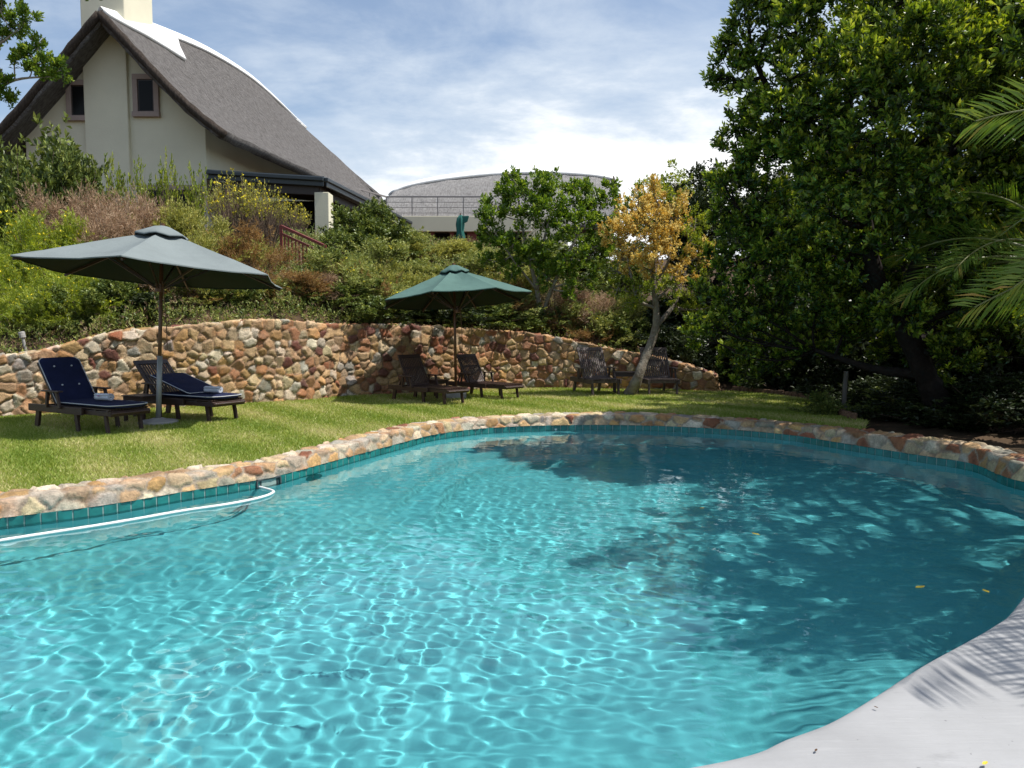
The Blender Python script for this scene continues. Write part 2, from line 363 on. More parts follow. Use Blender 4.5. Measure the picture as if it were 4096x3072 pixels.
def build_ground():
    rr = np.r_[.22, .3, .6, np.arange(1.0, 26, .22), np.geomspace(26.5, 2500, 26)]
    dirs = OUT - CEN; dl = np.linalg.norm(dirs, axis=1); u = dirs / dl[:, None]
    idx = np.arange(0, NO, 1)
    V = []
    for k, r in enumerate(rr):
        P = OUT + u * r if k > 1 else OUT + NRM * r
        z = terrain(P[:, 0], P[:, 1]); z = np.where(ISDECK | np.roll(ISDECK, 12) & ISDECK, -.04, z)
        if k == 0: z = np.full(NO, -.4)
        V.append(np.c_[P, z])
    V = np.vstack(V)
    nz = np.random.default_rng(3).normal(0, .012, len(V)); V[NO * 2:, 2] += nz[NO * 2:] * (V[NO * 2:, 1] > 9)
    tag(mesh_obj('ground', V, gridf(len(rr), NO, True), M['soil'], smooth=True), kind='structure')
build_ground()

# ------------------------------------------------------------------ pool basin, water, tiles
def build_pool():
    dl = np.linalg.norm(OUT - CEN, axis=1); inw = (CEN - OUT) / dl[:, None]
    rings = [0, .012, .06, .15, .3, .46, .60, .66, .8, .96, 1.12, 1.18, 1.3, 1.5, 1.66, 1.72, 1.9, 2.1, 2.4, 2.8, 3.3, 3.9, 4.5]
    i0 = int(np.argmin(np.hypot(*(OUT - G(300, 476)[:2]).T))); i1 = int(np.argmin(np.hypot(*(OUT - G(660, 430)[:2]).T)))
    k = np.arange(NO); w = sstep(k, i0 - 8, i0 + 30) * (1 - sstep(k, i1 - 10, i1 + 30))
    V = [np.c_[OUT + NRM * .004, np.where(ISDECK, -.01, -.02)]]
    for d in rings[1:]:
        dd = np.full(NO, d) if d < 2 else 1.9 + (dl - 1.9) * (d - 1.9) / 2.75
        P = OUT + inw * dd[:, None]
        bowl = -(.10 + .62 * sstep(d, 0, .10) + .60 * sstep(d, .05, 2.2))
        st = -(.20 + .02 * d + .30 * sstep(d, .60, .66) + .30 * sstep(d, 1.12, 1.18) + .3 * sstep(d, 1.66, 1.72) + .18 * sstep(d, 1.8, 3.2)) if d > .02 else -.12
        V.append(np.c_[P, bowl * (1 - w) + st * w])
    n = len(V); V = np.vstack(V + [np.array([[CEN[0], CEN[1], -1.36]])])
    f = [tuple(q) for q in gridf(n, NO, True)] + [((n - 1) * NO + i, (n - 1) * NO + (i + 1) % NO, n * NO) for i in range(NO)]
    b = tag(mesh_obj('pool_basin', V, f, M['plaster'], smooth=True), kind='structure'); b.cycles.is_caustics_receiver = True
    # water: a real rippled surface
    dx = .0165; x0, y0 = OUT.min(0) - .2; x1, y1 = OUT.max(0) + .2
    xs = np.arange(x0, x1, dx); ys = np.arange(y0, y1, dx); X, Y = np.meshgrid(xs, ys)
    rng = np.random.default_rng(11); Z = np.zeros_like(X)
    amp = (.5 + .5 * sstep(9.5 - Y, 0, 5)) * (1 + .28 * np.sin(X * 1.3 + 1.7 * np.sin(Y * .9)) * np.sin(Y * 1.1 + .8 * X))   # calmer far side, uneven patches
    for _ in range(56):
        lam = rng.uniform(.075, .20); th = rng.normal(.55, 1.0) + (math.pi if rng.random() < .4 else 0)
        Z += .0019 * lam / math.sqrt(8) * np.sin(2 * math.pi / lam * (X * math.cos(th) + Y * math.sin(th)) + rng.uniform(0, 6.28))
    for _ in range(16):
        lam = rng.uniform(.24, .6); th = rng.normal(.3, .8)
        Z += .0021 * lam / math.sqrt(8) * np.sin(2 * math.pi / lam * (X * math.cos(th) + Y * math.sin(th)) + rng.uniform(0, 6.28))
    for _ in range(8):
        lam = rng.uniform(.9, 2.2); th = rng.uniform(0, 6.28); Z += .0006 * np.sin(2 * math.pi / lam * (X * math.cos(th) + Y * math.sin(th)) + rng.uniform(0, 6.28))
    Z *= amp
    v = np.stack([X, Y, Z], -1).reshape(-1, 3); f = gridf(len(ys), len(xs))
    c = v[f].mean(1)[:, :2]; big = OUT + NRM * np.where(ISDECK, .055, .035)[:, None]
    keep = inside(c, big); f = f[keep]; used, inv = np.unique(f, return_inverse=True)
    wo = tag(mesh_obj('pool_water', v[used], inv.reshape(-1, 4), M['water'], smooth=True), kind='structure'); wo.cycles.is_caustics_caster = True
    # waterline tiles
    t = thing('waterline_tiles', 'band of square teal tiles at the waterline under the stone coping', 'tiles')
    P, s = OUT[:I_DECK + 1], OS[:I_DECK + 1]
    step = .105; m = MB(); m2 = MB(); g = MB(); random.seed(5)
    s_sk = (OS[int(np.argmin(np.hypot(*(OUT - G(258, 487)[:2]).T)))], OS[int(np.argmin(np.hypot(*(OUT - G(279, 482.5)[:2]).T)))])
    def at(q): return np.array([np.interp(q, s, P[:, 0]), np.interp(q, s, P[:, 1])]), np.array([np.interp(q, s, NRM[:I_DECK + 1, 0]), np.interp(q, s, NRM[:I_DECK + 1, 1])])
    k = 0
    while (k + 1) * step < s[-1]:
        a, b = k * step + .005, (k + 1) * step - .005; k += 1
        if a > s_sk[0] - .03 and b < s_sk[1] + .05: continue
        pa, na = at(a); pb, nb = at(b); pr = .012 + random.uniform(-.0015, .0015)
        vs = []
        for (p, nn) in ((pa, na), (pb, nb)):
            for z in (-.075, .066):
                vs.append((*(p - nn * pr), z)); vs.append((*(p + nn * .01), z))
        (m if a < s_sk[0] else m2).add(vs, [(0, 2, 6, 4), (1, 5, 7, 3), (0, 1, 3, 2), (4, 6, 7, 5), (2, 3, 7, 6), (0, 4, 5, 1)])
    m.build('tile', M['tile'], t, bevel=.003); m2.build('tile', M['tile'], t, bevel=.003)
    vs = [(*(p - nn * .007), z) for z in (-.078, .07) for p, nn in zip(P, NRM[:I_DECK + 1])]
    n = len(P); mesh_obj('grout', vs, gridf(2, n), M['grout'], t)
    # skimmer
    a, na = at(s_sk[0]); b, nb = at(s_sk[1]); mid = (a + b) / 2; nn = (na + nb) / 2; yaw = math.atan2(b[1] - a[1], b[0] - a[0]); wd = np.linalg.norm(b - a) + .02
    k = thing('pool_skimmer', 'grey framed skimmer opening in the tile band beside the hose end', 'pool skimmer', (mid[0], mid[1], 0), yaw)
    fr = MB()
    fr.box((0, -.012, .062), (wd, .03, .016)); fr.box((0, -.012, -.05), (wd, .03, .016)); fr.box((-wd / 2, -.012, .006), (.016, .03, .1)); fr.box((wd / 2, -.012, .006), (.016, .03, .1))
    fr.build('frame', M['plastic2'], k, bevel=.003)
    bx = MB(); bx.box((0, -.0105, .006), (wd - .016, .004, .096)); bx.build('opening', M['plastic'], k)
    return at
pool_at = build_pool()

# ------------------------------------------------------------------ rubble stone surfaces
PAL = np.array([(.56, .42, .25), (.48, .28, .11), (.29, .11, .05), (.46, .29, .15), (.38, .34, .27), (.62, .52, .38), (.17, .06, .038), (.54, .35, .17), (.40, .19, .085)])
def rubble(name, POS, NR, Sc, Tc, rng, size, asp, probs, depth, mortar, gap=.012, parent=None, tilt=.25):
    """one continuous face of fitted stones: each cell is pushed out along the face normal, joints stay back"""
    ny, nx = Sc.shape; L_, H_ = Sc.max(), Tc.max()
    seeds = []
    t = -size * .3; row = 0
    while t < H_ + size:
        h = size / asp * rng.uniform(.6, 1.35); s = -size * rng.uniform(0, 1)
        while s < L_ + size:
            w = size * rng.choice([.42, .75, 1.05, 1.5], p=[.28, .3, .27, .15]) * rng.uniform(.85, 1.15)
            seeds.append((s + w / 2, t + h / 2 + rng.normal(0, h * .26))); s += w
        t += h; row += 1
    seeds = np.array(seeds); seeds[:, 0] += rng.normal(0, size * .10, len(seeds))
    from mathutils.kdtree import KDTree
    kd = KDTree(len(seeds))
    for i, (a, b) in enumerate(seeds): kd.insert((a, b * asp * .85, 0), i)
    kd.balance()
    s = Sc.ravel(); tt = Tc.ravel()
    wob = .007 * np.sin(s * 41 + 3 * np.sin(tt * 23)) + .006 * np.sin(tt * 57 + 2 * np.sin(s * 31)); s2 = s + wob; t2 = (tt + .006 * np.sin(s * 47 + tt * 11)) * asp * .85
    id1 = np.zeros(len(s), int); edge = np.zeros(len(s))
    pw = (size * rng.choice([0, .15, .32, .46], len(seeds), p=[.25, .3, .27, .18])) ** 2
    for i in range(len(s)):
        q = [(c_[2] ** 2 - pw[c_[1]], c_[0], c_[1]) for c_ in kd.find_n((s2[i], t2[i], 0), 9)]; q.sort(key=lambda c_: c_[0]); a = q[0][1]; id1[i] = q[0][2]
        edge[i] = min((q[k][0] - q[0][0]) / (2 * max(1e-6, (q[k][1] - a).length)) for k in (1, 2, 3, 4))
    n = len(seeds); hgt = rng.uniform(.35, 1.0, n) * depth; tl = rng.normal(0, tilt, (n, 2)) * depth / size * 2
    rd = rng.uniform(.008, .028, n)
    prof = sstep(edge, gap * .5, gap + rd[id1])
    loc = np.stack([s - seeds[id1, 0], tt - seeds[id1, 1]], 1)
    h = prof * (hgt[id1] + np.sum(loc * tl[id1], 1)) + rng.normal(0, depth * .05, len(s)) * prof
    cid = np.array([rng.choice(len(PAL), p=probs(x)) for x in seeds[:, 0]])
    colr = PAL[cid] * rng.uniform(.62, 1.08, (n, 1)) * rng.normal(1, .028, (n, 3))
    c = colr[id1]; mm = (1 - sstep(edge, gap * .6, gap * 1.3))[:, None]
    c = c * (1 - mm) + np.array(mortar) * mm
    V = POS.reshape(-1, 3) + NR.reshape(-1, 3) * h[:, None]
    return mesh_obj(name, V, gridf(ny, nx), M['stone'], parent, smooth=False, col=np.clip(c, 0, 1), attr='stone')
def P_left(x):
    q = sstep(x, 5.5, 9); a = np.array([.22, .18, .035, .20, .05, .15, .03, .12, .07]); b = np.array([.08, .16, .16, .20, .05, .07, .08, .08, .14]); p = a * (1 - q) + b * q; return p / p.sum()
def P_cope(x):
    q = sstep(x, 9, 13); a = np.array([.26, .09, .03, .16, .12, .24, .01, .07, .02]); b = np.array([.20, .13, .08, .16, .10, .17, .02, .07, .07]); p = a * (1 - q) + b * q; return p / p.sum()

def build_wall():
    rng = np.random.default_rng(21)
    # path: along the base, then round the right-hand end
    end = wl[-1]; t = wl[-1, :2] - wl[-6, :2]; t /= np.linalg.norm(t); nb = np.array([-t[1], t[0]])
    extra = np.array([[*(end[:2] + t * .05 * math.sin(a) + nb * .05 * (1 - math.cos(a))), end[2]] for a in np.linspace(.3, math.pi / 2, 4)] + [[*(end[:2] + t * .05 + nb * q), end[2]] for q in np.arange(.07, .45, .02)])
    path = np.vstack([wl, extra]); s = np.r_[0, np.cumsum(np.linalg.norm(np.diff(path[:, :2], axis=0), axis=1))]
    tg = np.gradient(path[:, :2], axis=0); tg /= np.linalg.norm(tg, axis=1)[:, None]; nr = np.stack([tg[:, 1], -tg[:, 0]], 1)   # faces the pool
    for _ in range(3): nr[1:-1] = nr[:-2] + nr[1:-1] + nr[2:]; nr /= np.linalg.norm(nr, axis=1)[:, None]
    nx = len(path); nf, ntp = 70, 20
    top = path[:, 2] + .03 * np.sin(s * 2.3) * .6
    h = top - (LAWN - .06)
    POS = []; NR = []; T = []
    for k in range(nf):
        u = k / (nf - 1); z = LAWN - .06 + u * h; lean = .06 * u
        POS.append(np.c_[path[:, :2] - nr * lean, z]); NR.append(np.c_[nr, np.full(nx, .0 + .75 * max(0, u - .93) / .07)]); T.append(u * h)
    for k in range(1, ntp):
        q = k / (ntp - 1) * .40; drop = .1 * sstep(q, .3, .4) + (.5 if k == ntp - 1 else 0)
        POS.append(np.c_[path[:, :2] - nr * (.06 + q), top - drop]); NR.append(np.c_[nr * .15, np.ones(nx)]); T.append(h + q)
    POS = np.array(POS); NR = np.array(NR); NR /= np.linalg.norm(NR, axis=-1)[..., None]; T = np.array(T); Sc = np.tile(s, (len(T), 1))
    # the end piece must not fold through itself
    o = rubble('stone_wall', POS, NR, Sc, T, rng, .18, 1.25, P_left, .036, (.24, .155, .09), gap=.007, tilt=.4)
    tag(o, 'long curved retaining wall of rough ochre and rust stones behind the lawn', 'wall')
build_wall()
def build_coping():
    rng = np.random.default_rng(8)
    P = OUT[:I_DECK + 1]; q, s = resample(np.c_[P, NRM[:I_DECK + 1], OS[:I_DECK + 1]], .017)
    p, n = q[:, :2], q[:, 2:4]; n /= np.linalg.norm(n, axis=1)[:, None]; s = q[:, 4]; nx = len(p)
    rise = .02 * np.sin(s * 1.7) * .5 + .04 * sstep(s, 14, 18)
    POS = []; NR = []; T = []
    for k in range(10):
        u = k / 9; POS.append(np.c_[p + n * (-.008 + .035 * u), .068 + u * (.115 + rise)]); NR.append(np.c_[-n * (1 - .5 * max(0, u - .8) / .2), np.full(nx, .1 + 1.0 * max(0, u - .8) / .2)]); T.append(np.full(nx, u * .13))
    for k in range(1, 20):
        u = k / 19; POS.append(np.c_[p + n * (.03 + .225 * u), .183 + rise + .02 * u]); NR.append(np.c_[n * 0, np.ones(nx)]); T.append(np.full(nx, .13 + .225 * u))
    for k in range(1, 4):
        POS.append(np.c_[p + n * (.26 + .01 * k), .203 + rise - .05 * k]); NR.append(np.c_[n, np.ones(nx) * .3]); T.append(np.full(nx, .355 + .05 * k))
    POS = np.array(POS); NR = np.array(NR); NR /= np.linalg.norm(NR, axis=-1)[..., None]
    o = rubble('stone_coping', POS, NR, np.tile(s, (len(T), 1)), np.array(T), rng, .225, 1.35, P_cope, .020, (.33, .26, .19), gap=.012, tilt=.35)
    tag(o, 'low rim of flat rough stones set in mortar round the pool edge', 'coping')
build_coping()

# ------------------------------------------------------------------ lawn, grass, deck
EDGEPX = [(714, 391), (735, 391), (757, 393), (780, 395.5), (804, 399), (820, 403), (833, 411), (842, 416.5)]
edge_w = np.array([G(x, y, LAWN)[:2] for x, y in EDGEPX])
def build_lawn():
    iend = int(np.argmin(np.hypot(*(OUT - G(850, 449)[:2]).T)))
    inner = (OUT + NRM * .235)[0:iend + 1]
    outer = np.vstack([np.array([[-11.5, 8.0]]), wall_c[:, :2] + np.array([0, .1]), edge_w[1:], np.array([[4.75, 10.6]])])
    n = 420; a, _ = resample(inner, 1); a = np.stack([np.interp(np.linspace(0, 1, n), np.linspace(0, 1, len(inner)), inner[:, k]) for k in (0, 1)], 1)
    so = np.r_[0, np.cumsum(np.linalg.norm(np.diff(outer, axis=0), axis=1))]; b = np.stack([np.interp(np.linspace(0, so[-1], n), so, outer[:, k]) for k in (0, 1)], 1)
    m = 40; rows = [a + (b - a) * k / (m - 1) for k in range(m)]
    V = np.vstack(rows); rng = np.random.default_rng(2)
    z = LAWN + .018 * np.sin(V[:, 0] * 2.1 + V[:, 1]) * np.sin(V[:, 1] * 1.6 - V[:, 0]) * .6; z[:n] = LAWN - .015; z[n * 39:] = LAWN - .01
    V3 = np.c_[V, z]; F_ = gridf(m, n)
    tag(mesh_obj('lawn', V3, F_, M['lawn'], smooth=True), kind='structure')
    # short mown blades
    q = V3[F_]; ar = np.linalg.norm(np.cross(q[:, 1] - q[:, 0], q[:, 3] - q[:, 0]), axis=1)
    cx, cy = q[:, :, 0].mean(1), q[:, :, 1].mean(1); vis = (np.abs(cx) < cy * 1.25) & (cx < cy * .8) & (cy > 5)
    dens = ar * vis * np.clip(3.2 - cy / 6.5, .9, 3)
    NB = 400000; k = rng.choice(len(q), NB, p=dens / dens.sum()); u, v = rng.random((2, NB, 1))
    p = (q[k, 0] * (1 - u) + q[k, 1] * u) * (1 - v) + (q[k, 3] * (1 - u) + q[k, 2] * u) * v
    an = rng.uniform(0, 6.283, NB); h = rng.uniform(.016, .042, NB); w = rng.uniform(.0035, .007, NB) * (.7 + p[:, 1] / 14)
    sd = np.stack([np.cos(an), np.sin(an), np.zeros(NB)], 1) * w[:, None]; ln = rng.normal(0, .55, (NB, 2)) * h[:, None]
    tip = p + np.c_[ln, h]; vv = np.stack([p - sd, p + sd, tip], 1).reshape(-1, 3)
    pat = .5 + .25 * np.sin(p[:, 0] * 1.9 + 1.3 * np.sin(p[:, 1] * 1.1)) * np.sin(p[:, 1] * 2.3 + p[:, 0] * .7) + .18 * np.sin(p[:, 0] * 6.1 + p[:, 1] * 4.3)
    tint = np.clip(rng.normal(pat, .26), 0, 1)
    gm = leaf_mat('grass_blade', [(0, (.17, .26, .035)), (1, (.60, .55, .28)), (.45, (.30, .37, .075)), (.75, (.43, .45, .14))], .55, .3, .35)
    tag(mesh_obj('grass', vv, np.arange(NB * 3).reshape(-1, 3), gm, col=np.repeat(tint, 3)[:, None]), 'short mown grass of the lawn', 'grass', kind='stuff')
build_lawn()
def build_deck():
    idx = np.r_[np.arange(I_DECK - 4, NO), np.arange(0, 3)] % NO
    prof = [(-.004, -.07), (-.012, -.02), (-.008, .012), (.01, .027), (.04, .034), (.12, .037), (.4, .04), (.9, .045), (1.6, .05), (2.6, .055), (4, .06), (7, .06)]
    P, n = OUT[idx], NRM[idx]; V = []
    for k, (d, z) in enumerate(prof):
        if d < 1.5: Q = P + n * d
        else:
            c = np.array([1.2, 4.2]); dr = P + n * .9 - c; dr /= np.linalg.norm(dr, axis=1)[:, None]; Q = P + n * .9 + dr * (d - .9)
        V.append(np.c_[Q, np.full(len(idx), z)])
    tag(mesh_obj('pool_deck', np.vstack(V), gridf(len(prof), len(idx)), M['deck'], smooth=True), kind='structure')
build_deck()
# ------------------------------------------------------------------ thatched house
def offset_mesh(o, thick, even=True):
    m = o.modifiers.new('thickness', 'SOLIDIFY'); m.thickness = thick; m.offset = -1
def roof_surface(ridge, eave_r, eave_l, nu, prof):
    """rows = stations along the ridge, columns from left eave over the ridge to the right eave; prof(u) = sag below the straight rafter"""
    rows = []
    for r, er, el in zip(ridge, eave_r, eave_l):
        row = []
        for u in np.linspace(1, 0, nu, endpoint=False): p = r + (el - r) * u; row.append(p + np.array([0, 0, prof(u)]))
        row.append(r)
        for u in np.linspace(0, 1, nu + 1)[1:]: p = r + (er - r) * u; row.append(p + np.array([0, 0, prof(u)]))
        rows.append(row)
    return np.array(rows)
def build_house():
    h = thing('thatched_house', 'cream house with a steep grey thatched roof, white ridge and tall square chimney', 'house', (-10, 30, 4.2))
    inv = np.array([-10, 30, 4.2])
    def loc(p): return np.asarray(p, float) - inv
    RP = [(99, 9, 24.7), (125, 17, 26.2), (155, 26.5, 28), (203, 47, 31), (244, 72, 34), (271, 95, 36.3), (300, 123, 38.6), (330, 150, 40.5), (355, 173, 41.7), (380, 194, 42.6)]
    ridge = np.array([D(*p) for p in RP]); ridge = catmull(ridge, 6)
    Yr = ridge[:, 1]
    ez = np.interp(Yr, [24.7, 32, 42.6], [7.33, 7.38, 7.42]); ex = -8.70 + .146 * (Yr - 24.7); ex = np.where(Yr > 38, ex - .12 * (Yr - 38) ** 1.3 * .2, ex)
    er = np.stack([ex, Yr + .25 * sstep(Yr, 24.7, 27), ez], 1)
    el = np.stack([ridge[:, 0] - np.maximum(np.minimum(ridge[:, 2] - 6.3, 4.7), .6), Yr + .1, np.full(len(Yr), 6.25)], 1)
    prof = lambda u: -.20 * math.sin(math.pi * u ** 1.4)
    nu = 26; Rw = roof_surface(ridge, er, el, nu, prof); ny, nx = Rw.shape[:2]
    V = loc(Rw.reshape(-1, 3)); rng = np.random.default_rng(4)
    # fine shagginess of the thatch
    V = V + rng.normal(0, .018, V.shape)
    rf = mesh_obj('roof', V, gridf(ny, nx), M['thatch'], h, smooth=True)
    sb = rf.modifiers.new('fine', 'SUBSURF'); sb.levels = 1; sb.render_levels = 1; offset_mesh(rf, .30)
    # hip at the far end
    end = Rw[-1]; k = MB(); cap = [loc(p) for p in end]; low = [loc(p + np.array([.05, .9, 0]) * 1.0 - np.array([0, 0, max(0, p[2] - 7.2)])) for p in end]
    hv = cap + low; n = len(cap); mesh_obj('roof_hip', hv, [(i, i + 1, n + i + 1, n + i) for i in range(n - 1)], M['thatch'], h)
    # rough cut edge of thatch along the rake: a bundled rope of straw ends
    for sgn, cols in ((1, range(nu, nx)), (-1, range(nu, -1, -1))):
        rk = MB(); pts_ = [loc(Rw[0, c]) + np.array([0, .02, -.13]) for c in cols]
        rk.tube(pts_, [.125 + .008 * math.sin(i * 1.7) + .008 * math.sin(i * 4.1) for i in range(len(pts_))], 10); rk.build('thatch_verge', M['thatch_edge'], h, smooth=True)
    # white ridge capping, broad round the chimney
    def surf(i, u):                                   # station i, signed u (+ right slope)
        c = nu + u * nu; c0 = int(np.clip(math.floor(c), 0, nx - 2)); f = c - c0
        return Rw[i, c0] * (1 - f) + Rw[i, c0 + 1] * f
    st = list(range(0, 38)); wid = np.interp(st, [0, 1, 4, 7, 10, 12, 13, 14, 18, 26, 32, 37], [.0, .06, .105, .145, .205, .25, .14, .055, .05, .045, .03, .02])
    cv = []; m_ = 12
    for i, w in zip(st, wid):
        for q in range(-3, m_ + 1):
            u = (q / m_) * w if q >= 0 else (q / 3) * min(w, .06)
            p = surf(i, u); cv.append(loc(p + np.array([.05, -.03, .075])))
    cp = mesh_obj('ridge_cap', np.array(cv), gridf(len(st), m_ + 4), M['white'], h, smooth=True); offset_mesh(cp, .12)
    # gable wall, outline follows the rake
    YG = 25.75
    gl = D(24, 100, YG)[0]; gr = D(205.5, 140, YG)[0]
    apex = Rw[3, nu]; xs = np.linspace(gl, gr, 25); topz = []
    pr = Rw[4]; order = np.argsort(pr[:, 0])
    for x in xs: topz.append(np.interp(x, pr[order, 0], pr[order, 2]) - .30)
    w = MB(); pl = [loc((x, YG, z)) for x, z in zip(xs, topz)]; b0 = [loc((gr, YG, 3.2)), loc((gl, YG, 3.2))]
    w.poly(pl + b0, (0, .3, 0)); w.build('gable_wall', M['cream'], h)
    sd = MB(); sd.poly([loc((gr - .05, YG + .3, 3.2)), loc((gr - .05, YG + .3, 8.2)), loc((gr + 1.2, 38, 8.2)), loc((gr + 1.2, 38, 3.2))], (-.25, 0, 0)); sd.build('side_wall', M['cream'], h)
    lw = MB(); lw.poly([loc((gl + .05, YG + .3, 3.2)), loc((gl + .05, YG + .3, 7.2)), loc((gl + 1.2, 38, 7.2)), loc((gl + 1.2, 38, 3.2))], (.25, 0, 0)); lw.build('side_wall', M['cream'], h)
    # chimney breast and stack in one
    cl, cr = D(88, 150, YG)[0], D(131.3, 150, YG)[0]
    ch = MB(); ch.box(loc(((cl + cr) / 2, YG + .86, 9.2)), (cr - cl, 2.02, 12.0)); ch.build('chimney', M['cream'], h, bevel=.03)
    # windows
    def window(xl, xr, yt, yb, sill, cut_r=None):
        a = D(xl, yt, YG - .06); b = D(xr, yb, YG - .06); fw = .16
        f = MB(); zt, zb = a[2], b[2]; xa, xb = a[0], b[0]; yy = YG - .03
        f.box(loc(((xa + xb) / 2, yy, zt - fw / 2)), (xb - xa, .14, fw)); f.box(loc(((xa + xb) / 2, yy - .03, zb + fw / 2)), (xb - xa + .04, .16, fw))
        f.box(loc((xa + fw / 2, yy, (zt + zb) / 2)), (fw, .138, zt - zb - 2 * fw)); f.box(loc((xb - fw / 2, yy, (zt + zb) / 2)), (fw, .138, zt - zb - 2 * fw))
        fo = f.build('window', M['pinkframe'], h, bevel=.01)
        ia, ib, it, iz = xa + fw, xb - fw, zt - fw, zb + fw
        wd = MB(); t = .045
        for c, d in ((((ia + ib) / 2, it - t / 2), (ib - ia, t)), (((ia + ib) / 2, iz + t / 2), (ib - ia, t)), ((ia + t / 2, (it + iz) / 2), (t, it - iz - 2 * t)), ((ib - t / 2, (it + iz) / 2), (t, it - iz - 2 * t))):
            wd.box(loc((c[0], yy + .005, c[1])), (d[0], .07, d[1]))
        wd.build('sash', M['darkwood'], fo)
        p = MB(); p.box(loc(((ia + ib) / 2, yy + .0, (it + iz) / 2)), (ib - ia - 2 * t, .075, it - iz - 2 * t)); p.build('pane', M['glassdark'], fo)
    window(132, 159.5, 74, 117, True); window(65.5, 93, 80, 121, True); window(143, 202, 185, 222, False)
    # verandah
    C = D(324, 178, 25.0); Lf = D(207, 171, 25.2); E_ = D(410, 222, 35.7)
    v = MB(); v.poly([loc(Lf), loc(C), loc(E_), loc(E_ + np.array([-2.2, .2, .25])), loc((C[0] - 2.2, 27.2, C[2] + .35)), loc((Lf[0], 27.0, Lf[2] + .3))], (0, 0, .05)); v.build('verandah_roof', M['ironroof'], h)
    g = MB()
    def gutter(a, b):
        a = np.array(a); b = np.array(b); g.bar(loc(a - [0, 0, .13]), loc(b - [0, 0, .13]), .05, .26); g.bar(loc(a + [0, -.07, -.05]), loc(b + [0, -.07, -.05]), .15, .12)
    gutter(Lf, C); gutter(C + np.array([.05, .05, 0]), E_ + np.array([.05, 0, 0])); g.build('gutter', M['charcoal'], h, bevel=.02)
    bm = MB(); bm.bar(loc(Lf + [0, .25, -.42]), loc(C + [-.2, .25, -.36]), .2, .25); bm.bar(loc(C + [-.28, .2, -.36]), loc(E_ + [-.3, 0, -.36]), .2, .25); bm.build('beam', M['darkwood'], h)
    for (px, py, Y, wd_) in ((324.5, 200, 25.35, .44), (373, 212, 30.6, .42), (394, 220, 34.0, .42)):
        p = D(px, py, Y); q = MB(); q.box(loc((p[0] - .02, Y, (C[2] - .42 + 3.3) / 2)), (wd_, .62, C[2] - .42 - 3.3)); q.build('pillar', M['cream'], h, bevel=.02)
    it = MB(); it.poly([loc((gr + .1, 29.8, 3.4)), loc((C[0] - .5, 29.8, 3.4)), loc((C[0] - .5, 29.8, 6.0)), loc((gr + .1, 29.8, 6.0))], (0, .1, 0)); it.build('verandah_doors', M['glassdark'], h)
    fl = MB(); fl.box(loc(((gr + C[0]) / 2 + .2, 29.5, 3.75)), (C[0] - gr + .6, 8.6, .3)); fl.build('verandah_floor', M['concrete'], h)
    ce = MB(); ce.poly([loc(Lf + [0.05, .1, -.02]), loc(C + [-.1, .1, -.02]), loc((C[0] - .4, 29.7, C[2] - .02)), loc((Lf[0], 29.7, Lf[2] - .02))], (0, 0, -.04)); ce.build('ceiling', M['darkwood'], h)
    bw = MB(); bw.poly([loc((C[0] - .45, 29.9, 3.4)), loc((E_[0] - .9, 36.5, 3.4)), loc((E_[0] - .9, 36.5, 6.0)), loc((C[0] - .45, 29.9, 6.0))], (-.2, 0, 0)); bw.build('side_wall', M['cream'], h)
    # oxide-red stair railing in front of the verandah
    o = np.array(D(304, 250, 17.3)); r = thing('stair_railing', 'oxide red metal stair railing sloping down in front of the verandah pillar', 'railing', tuple(o))
    a, b = D(281, 226, 17.7) - o, D(325, 246, 16.9) - o; dn = np.array([0, 0, -.16]); dn2 = np.array([0, 0, -.86])
    rl = MB(); rl.bar(a, b, .05, .055); rl.build('handrail', M['redmetal'], r)
    for q in (dn, dn2): m_ = MB(); m_.bar(a + q, b + q, .035, .045); m_.build('rail', M['redmetal'], r)
    for t in (0, 1): q = a + (b - a) * t; p_ = MB(); p_.bar(q + [0, 0, .02], q + [0, 0, -1.3], .055, .055); p_.build('post', M['redmetal'], r)
    bl = MB()
    for t in np.linspace(0, 1, 13)[1:-1]: q = a + (b - a) * t; bl.bar(q + dn, q + dn2, .028, .028)
    bl.build('baluster', M['redmetal'], r)
build_house()

